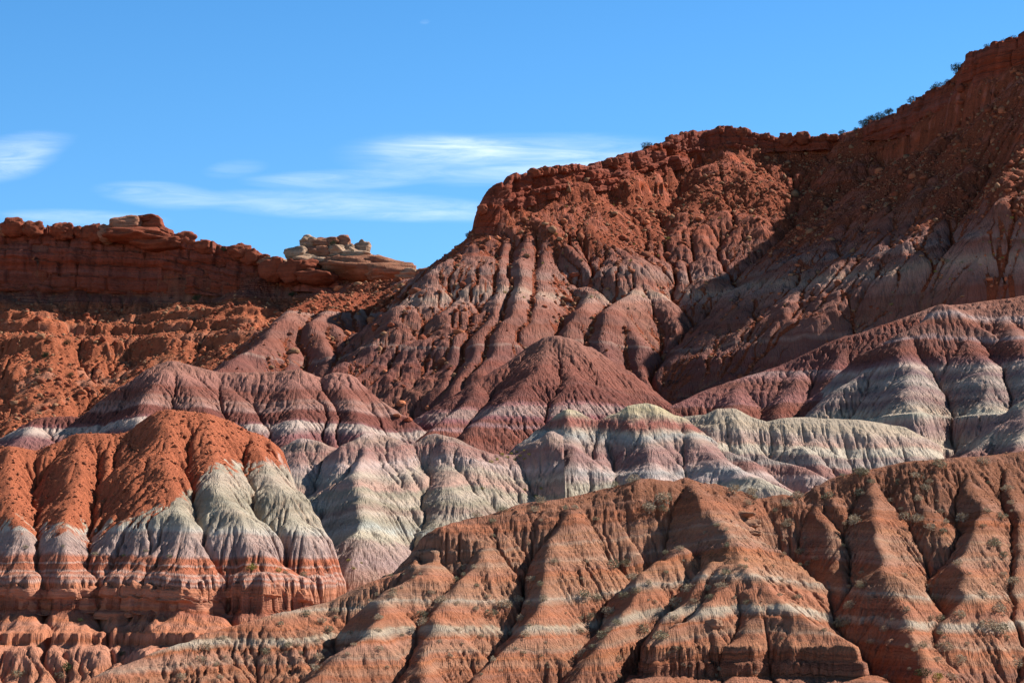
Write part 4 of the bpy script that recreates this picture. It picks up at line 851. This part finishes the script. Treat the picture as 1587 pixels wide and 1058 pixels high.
# ================================================================== plants
def leaf_mat(name, c1, c2):
    m = bpy.data.materials.new(name); m.use_nodes = True; nt = m.node_tree; b = nt.nodes['Principled BSDF']; b.inputs['Roughness'].default_value = .9; b.inputs['Specular IOR Level'].default_value = .1
    ri = N(nt, 'ShaderNodeNewGeometry').outputs['Random Per Island']; nt.links.new(mix_c(nt, ri, c1, c2), b.inputs['Base Color']); return m
L_DRY = leaf_mat('dry_twigs', (.50, .41, .29), (.32, .26, .18)); L_GRY = leaf_mat('grey_green_leaves', (.34, .31, .21), (.21, .19, .12)); L_GRN = leaf_mat('green_leaves', (.10, .115, .05), (.055, .07, .03)); L_YEL = leaf_mat('yellow_green_leaves', (.38, .33, .07), (.22, .21, .07)); L_BRK = leaf_mat('bark', (.12, .09, .07), (.08, .06, .05)); L_JUN = leaf_mat('juniper_leaves', (.055, .07, .035), (.03, .042, .022))
def leaves(name, mat, seed, n, clumps, ls, parent=None, stem=True):
    """many small leaf faces spread through clumps (cx, cy, cz, rx, rz)"""
    rs = np.random.RandomState(seed); vs_, fs = [], []
    tot = sum(c[3] ** 2 for c in clumps)
    for (cx, cy, cz, rx, rz) in clumps:
        for _ in range(int(n * rx * rx / tot) + 3):
            d = rs.randn(3); d /= np.linalg.norm(d) + 1e-9; r = rs.uniform(.35, 1.05) ** .6
            c = np.array([cx, cy, cz]) + d * r * np.array([rx, rx, rz])
            if c[2] < 0: c[2] = abs(c[2]) * .3
            a = d * .8 + rs.randn(3) * .5; a /= np.linalg.norm(a); b = np.cross(a, rs.randn(3)); b /= np.linalg.norm(b) + 1e-9
            l = ls * rs.uniform(.6, 1.5); w_ = l * rs.uniform(.25, .5); i = len(vs_)
            vs_ += [c - b * w_ * .5, c + a * l * .5 - b * w_ * .1, c + a * l, c + b * w_ * .5]; fs.append((i, i + 1, i + 2, i + 3))
    me = bpy.data.meshes.new(name); me.from_pydata([tuple(v) for v in vs_], [], fs); me.materials.append(mat); return me
def stem_mesh(name, seed, h, r, nb):
    rs = np.random.RandomState(seed); bm = bmesh.new()
    def tube(p, q, r0, r1):
        p, q = Vector(p), Vector(q); ax = (q - p).normalized(); s = ax.orthogonal().normalized(); t = ax.cross(s); rings = []
        for c, rr in ((p, r0), (q, r1)): rings.append([bm.verts.new(c + (s * math.cos(k * 1.0472) + t * math.sin(k * 1.0472)) * rr) for k in range(6)])
        for k in range(6): bm.faces.new((rings[0][k], rings[0][(k + 1) % 6], rings[1][(k + 1) % 6], rings[1][k]))
        bm.faces.new(rings[1])
    m = (rs.uniform(-.1, .1) * h, rs.uniform(-.1, .1) * h, h * .45); tube((0, 0, -.15 * h), m, r, r * .7); tube(m, (m[0] * .4, m[1], h * .85), r * .7, r * .3)
    for k in range(nb):
        a = k * 2.4 + rs.rand(); z = h * rs.uniform(.25, .6); tube((m[0] * .5, m[1] * .5, z), (math.cos(a) * h * .35, math.sin(a) * h * .35, z + h * .25), r * .45, r * .15)
    me = bpy.data.meshes.new(name); bm.to_mesh(me); bm.free(); me.materials.append(L_BRK); return me
SH = {}
def shrub_mesh(kind, k):
    if (kind, k) not in SH:
        rs = np.random.RandomState(100 + k * 3); mt = {'dry': L_DRY, 'grey': L_GRY, 'green': L_GRN, 'yellow': L_YEL}[kind]
        cl = [(0, 0, .38, .42, .36)] + [(rs.uniform(-.35, .35), rs.uniform(-.3, .3), rs.uniform(.15, .45), rs.uniform(.18, .32), rs.uniform(.15, .3)) for _ in range(4)]
        SH[(kind, k)] = leaves('shrub', mt, 40 + k, 420, cl, .13)
    return SH[(kind, k)]
rsp = np.random.RandomState(21)
def shrub(u, v, d, kind, label, group=None, names=None, cat='shrub'):
    p = hit(u, v + d * .25, names)
    if p is None: return
    s = d * p[1] / F * 1.35
    return put('shrub', shrub_mesh(kind, int(rsp.randint(0, 5))), (p[0], p[1], p[2] - .05 * s), (s, s, s * rsp.uniform(.75, 1.0)), (0, 0, rsp.uniform(0, 6.28)), label, cat, group)
z1 = [(325, 432, 9), (120, 510, 9), (195, 525, 7), (265, 630, 9), (340, 630, 10), (690, 495, 11), (645, 560, 13), (575, 655, 14), (480, 725, 14), (490, 765, 14), (270, 740, 12), (275, 890, 10), (745, 700, 9), (880, 680, 15), (815, 720, 15), (745, 245, 12), (875, 220, 10), (820, 275, 10), (770, 830, 8), (825, 945, 9), (120, 915, 7), (270, 800, 8)]
z2 = [(90, 215, 12), (115, 175, 14), (185, 145, 13), (240, 210, 8), (285, 210, 9), (430, 100, 10), (475, 98, 11), (570, 70, 16), (640, 215, 19), (720, 165, 20), (710, 215, 13), (775, 45, 12), (185, 465, 9), (75, 555, 13), (115, 580, 9), (470, 490, 18), (530, 475, 14), (565, 545, 13), (725, 430, 10), (795, 405, 10), (330, 625, 14), (390, 640, 12), (525, 635, 14), (580, 610, 13), (645, 570, 9),
      (360, 735, 14), (445, 715, 18), (485, 765, 13), (310, 805, 10), (450, 800, 10), (415, 830, 15), (130, 650, 12), (60, 670, 10), (10, 650, 12), (20, 745, 11), (840, 600, 16), (780, 670, 17), (620, 795, 16), (700, 830, 19), (770, 740, 8), (860, 660, 10), (930, 600, 10), (320, 915, 15), (370, 880, 9), (45, 820, 12), (500, 940, 9)]
z3 = [(275, 120, 19), (355, 135, 16), (375, 160, 9), (340, 185, 10), (460, 130, 11), (525, 190, 13), (580, 155, 15), (540, 285, 14), (735, 150, 13), (860, 275, 18), (885, 35, 16), (820, 25, 13), (600, 430, 13), (635, 480, 9), (580, 640, 10), (790, 770, 16), (825, 765, 10), (840, 685, 16), (885, 580, 12), (230, 525, 12), (215, 585, 13), (155, 600, 9), (160, 640, 10), (475, 225, 8), (330, 460, 6), (465, 490, 6), (930, 860, 8), (800, 50, 8)]
z4 = [(475, 110, 18), (370, 160, 15), (430, 185, 10), (415, 215, 13), (135, 150, 16), (130, 235, 13), (105, 355, 16), (180, 185, 10), (70, 140, 9), (290, 190, 10), (380, 260, 12), (265, 265, 10), (325, 340, 16), (380, 350, 15), (435, 385, 12), (480, 315, 8), (570, 350, 16), (500, 360, 10), (490, 400, 10), (715, 455, 18), (555, 540, 13), (430, 650, 16), (455, 690, 13), (320, 590, 9), (130, 640, 11), (85, 725, 16), (80, 640, 7), (330, 740, 10), (40, 805, 15),
      (70, 795, 10), (235, 825, 12), (180, 880, 12), (480, 775, 13), (565, 765, 14), (735, 740, 18), (685, 810, 21), (745, 825, 17), (660, 670, 10), (685, 550, 9), (795, 615, 15), (755, 500, 12), (770, 215, 12), (785, 275, 10), (665, 100, 13), (745, 340, 12), (680, 310, 9), (500, 905, 19), (565, 960, 15), (465, 955, 10), (810, 980, 18), (350, 830, 9), (370, 915, 10), (475, 840, 9), (240, 1030, 8), (525, 1035, 14), (740, 50, 9), (750, 585, 10)]
z6 = [(555, 570, 12), (360, 760, 14), (320, 850, 12), (500, 680, 8), (170, 1000, 13), (980, 560, 9), (1040, 740, 11), (860, 790, 14), (1260, 930, 14), (1370, 610, 12), (1290, 840, 12), (1190, 480, 11), (1430, 455, 9), (1310, 540, 10)]
KD = ['dry', 'dry', 'grey']
for lst, ox, oy, sc, lab, grp in [(z1, 500, 720, .3195, 'small dry rounded shrub on the ledgy left part of the front ridge', 'shrubs on the left part of the front ridge'), (z2, 800, 720, .3195, 'grey brown rounded shrub around the shaded gullies left of the central spur', 'shrubs in the shaded gullies left of the central spur'),
                                  (z3, 1050, 720, .3195, 'grey brown rounded shrub between the central spur and the first gully right of it', 'shrubs right of the central spur'), (z4, 1287, 680, .357, 'grey rounded shrub on the fluted right part of the front ridge', 'shrubs on the right part of the front ridge'),
                                  (z6, 250, 860, .189, 'dry shrub on the low left tail of the front ridge', 'shrubs on the low left tail of the front ridge')]:
    for (x, y, d) in lst: shrub(ox + x * sc, oy + y * sc, d, KD[rsp.randint(3)], lab, grp, ['front_ridge'])
for i in range(120):
    u = rsp.uniform(330, 1587); v = rsp.uniform(np.interp(u, [330, 500, 700, 1065, 1165, 1587], [1000, 950, 830, 760, 790, 725]), 1050)
    shrub(u, v, rsp.uniform(4, 8), KD[rsp.randint(3)], 'tiny dry tuft scattered on the bare clay of the front ridge', 'tufts scattered over the front ridge', ['front_ridge'])
for u, v, d, kd, lab in [(103, 1035, 17, 'green', 'green shrub at bottom left, tallest on the low red slope'), (92, 1048, 14, 'grey', 'grey shrub touching the tall green shrub at bottom left'), (27, 1045, 15, 'grey', 'rounded grey shrub nearest the bottom left corner'), (391, 879, 14, 'yellow', 'yellow green shrub on the ledge of the banded red base, largest there'),
                         (432, 884, 8, 'yellow', 'small yellow green shrub right of the largest on the banded ledge'), (443, 886, 6, 'grey', 'tiny dark shrub between the yellow ones on the banded ledge'), (471, 889, 9, 'grey', 'low grey green shrub at the right end of the banded ledge'), (98, 846, 5, 'grey', 'tiny shrub on the second pale bulge from the left'), (39, 848, 7, 'grey', 'little shrub on the leftmost pale bulge'),
                         (226, 853, 6, 'grey', 'tiny shrub at the left edge of the widest pale bulge'), (263, 862, 7, 'grey', 'small dark shrub on the lavender band of the widest pale bulge'), (192, 860, 5, 'yellow', 'tiny yellowish shrub beside the narrow pale bulge'), (147, 858, 8, 'grey', 'small shrub in the gully left of the narrow pale bulge'), (60, 1000, 6, 'green', 'small green shrub on the low red slope above the corner shrub'),
                         (124, 962, 8, 'green', 'green shrub in the alcove of the low red cliff'), (190, 1013, 8, 'green', 'green shrub on the low red slope near the tail of the front ridge'), (1453, 1050, 17, 'yellow', 'bright yellow green bush at the bottom of the deep right gully'), (1430, 1043, 16, 'green', 'green bush left of the yellow one in the deep right gully'), (1431, 1000, 12, 'grey', 'grey bush higher in the deep right gully')]:
    shrub(u, v, d, kd, lab)
for (u, v) in [(770, 712), (778, 705), (786, 708), (792, 703), (798, 712), (806, 706), (813, 711), (801, 700), (820, 704), (761, 716), (812, 698)]: shrub(u, v, rsp.uniform(3.5, 6), 'yellow', 'tiny yellow green tuft on the saddle between the pale hills', 'tufts on the saddle between the pale hills', ['pale_hill', 'mauve_hill'])
for (u, v) in [(748, 757), (813, 759), (830, 769), (838, 757), (540, 868), (518, 878), (548, 880), (560, 872), (503, 872)]: shrub(u, v, 5, 'yellow', 'small yellow green tuft on the lower flank of the pale hill', 'tufts on the flank of the pale hill', ['pale_hill', 'mauve_hill', 'front_ridge'])
for i in range(70):
    u = rsp.uniform(780, 1180); v = rsp.uniform(300, 470) if i % 2 else 0; 
    if not v: u = rsp.uniform(1380, 1587); v = 520 - (u - 1290) * .55 + rsp.uniform(-30, 25)
    shrub(u, v, rsp.uniform(2.5, 5), 'yellow' if rsp.rand() < .5 else 'grey', 'tiny pale shrub among the rubble of the great slope', 'shrubs in the rubble of the great slope', ['great_slope'])
# trees
TM = [(leaves('crown', L_JUN, 300 + k, 900, [(0, 0, .55, .34, .34)] + [(math.cos(a) * .26, math.sin(a) * .26, .35 + .35 * ((a * 1.7) % 1), .2, .18) for a in (0.3 + k, 1.7, 3.0 + k, 4.4, 5.5)], .085), stem_mesh('trunk', 400 + k, .8, .045, 4)) for k in range(4)]
def tree(u, v, hpx, Y, label, group=None, z=None):
    p = P(u, v + 1.5, Y); s = hpx * Y / F * 1.35
    e = bpy.data.objects.new('juniper_tree', None); C.objects.link(e); e.location = tuple(map(float, p)); e.scale = (s * 1.05, s * 1.05, s); e.rotation_euler = (0, 0, rsp.uniform(0, 6)); e['label'] = label; e['category'] = 'tree'
    if group: e['group'] = group
    k = rsp.randint(0, 4)
    for nm, me in (('crown', TM[k][0]), ('trunk', TM[k][1])):
        o = bpy.data.objects.new(nm, me); C.objects.link(o); o.parent = e
for u, v, h, Y, lab in [(1003, 236, 15, 938, 'lone juniper on the rim left of the highest middle hump'), (1305, 210, 9, 962, 'smallest juniper standing apart in the dip of the skyline'), (1337, 199, 12, 955, 'juniper at the left end of the skyline clump'), (1346, 196, 15, 952, 'second juniper from the left in the skyline clump'), (1355, 192, 14, 950, 'middle juniper of the skyline clump'),
                        (1365, 188, 14, 947, 'second juniper from the right in the skyline clump'), (1378, 181, 13, 944, 'juniper at the right end of the skyline clump'), (1415, 164, 14, 934, 'juniper between the skyline clump and the steep step'), (1425, 159, 9, 931, 'low juniper just right of the one between clump and step'), (1453, 147, 18, 918, 'broad juniper half way up the steep skyline'),
                        (1443, 150, 9, 926, 'little juniper left of the broad one on the steep skyline'), (1485, 118, 19, 897, 'juniper growing at the foot of the rocky step'), (1531, 78, 10, 882, 'small juniper near the top right of the skyline'), (1556, 70, 10, 877, 'juniper second from the right edge on the skyline'), (1570, 66, 11, 875, 'rightmost juniper on the skyline'), (1513, 86, 8, 886, 'tiny juniper left of the three at the top right'), (1395, 174, 9, 940, 'small juniper just right of the skyline clump'), (1468, 132, 9, 910, 'small juniper right of the broad one on the steep skyline'), (1326, 204, 7, 957, 'very small juniper left of the skyline clump'),
                        (729, 374, 14, 874, 'bare leaning juniper at the left foot of the promontory'), (702, 400, 9, 878, 'small juniper on the skyline left of the promontory'), (692, 408, 6, 880, 'tiny juniper lowest on the skyline left of the promontory'),
                        (33, 352, 8, 984, 'small juniper at the far left of the cliff top'), (52, 353, 9, 984, 'wider juniper second from the left on the cliff top'), (158, 364, 13, 980, 'larger juniper close to the left side of the knob'), (168, 364, 10, 980, 'small juniper touching the left side of the knob'), (287, 376, 7, 977, 'tiny juniper right of the knob on the cliff top'), (347, 390, 7, 973, 'last tiny juniper toward the right end of the cliff top'),
                        (516, 383, 10, Yb - 4, 'dark green juniper between the blocks of the butte'), (545, 394, 8, Yb - 4, 'low juniper on the middle tier of the butte')]:
    tree(u, v, h, Y, lab)
for u, v, h, lab in [(305, 468, 12, 'green juniper at the foot of the shaded red cliff'), (70, 556, 11, 'juniper on the red apron below the terraces, upper one'), (57, 580, 10, 'juniper on the red apron below the terraces, lower left one'), (109, 586, 9, 'juniper on the red apron below the terraces, right one'), (104, 535, 9, 'juniper beside the lowest terrace of the red apron'),
                     (545, 436, 10, 'spreading juniper in front of the butte'), (452, 460, 8, 'small juniper on the orange rubble left of the butte foot')]:
    p = hit(u, v)
    if p is not None: tree(u, v, h, p[1] + .3, lab)
print('total', round(time.time() - T0, 1))
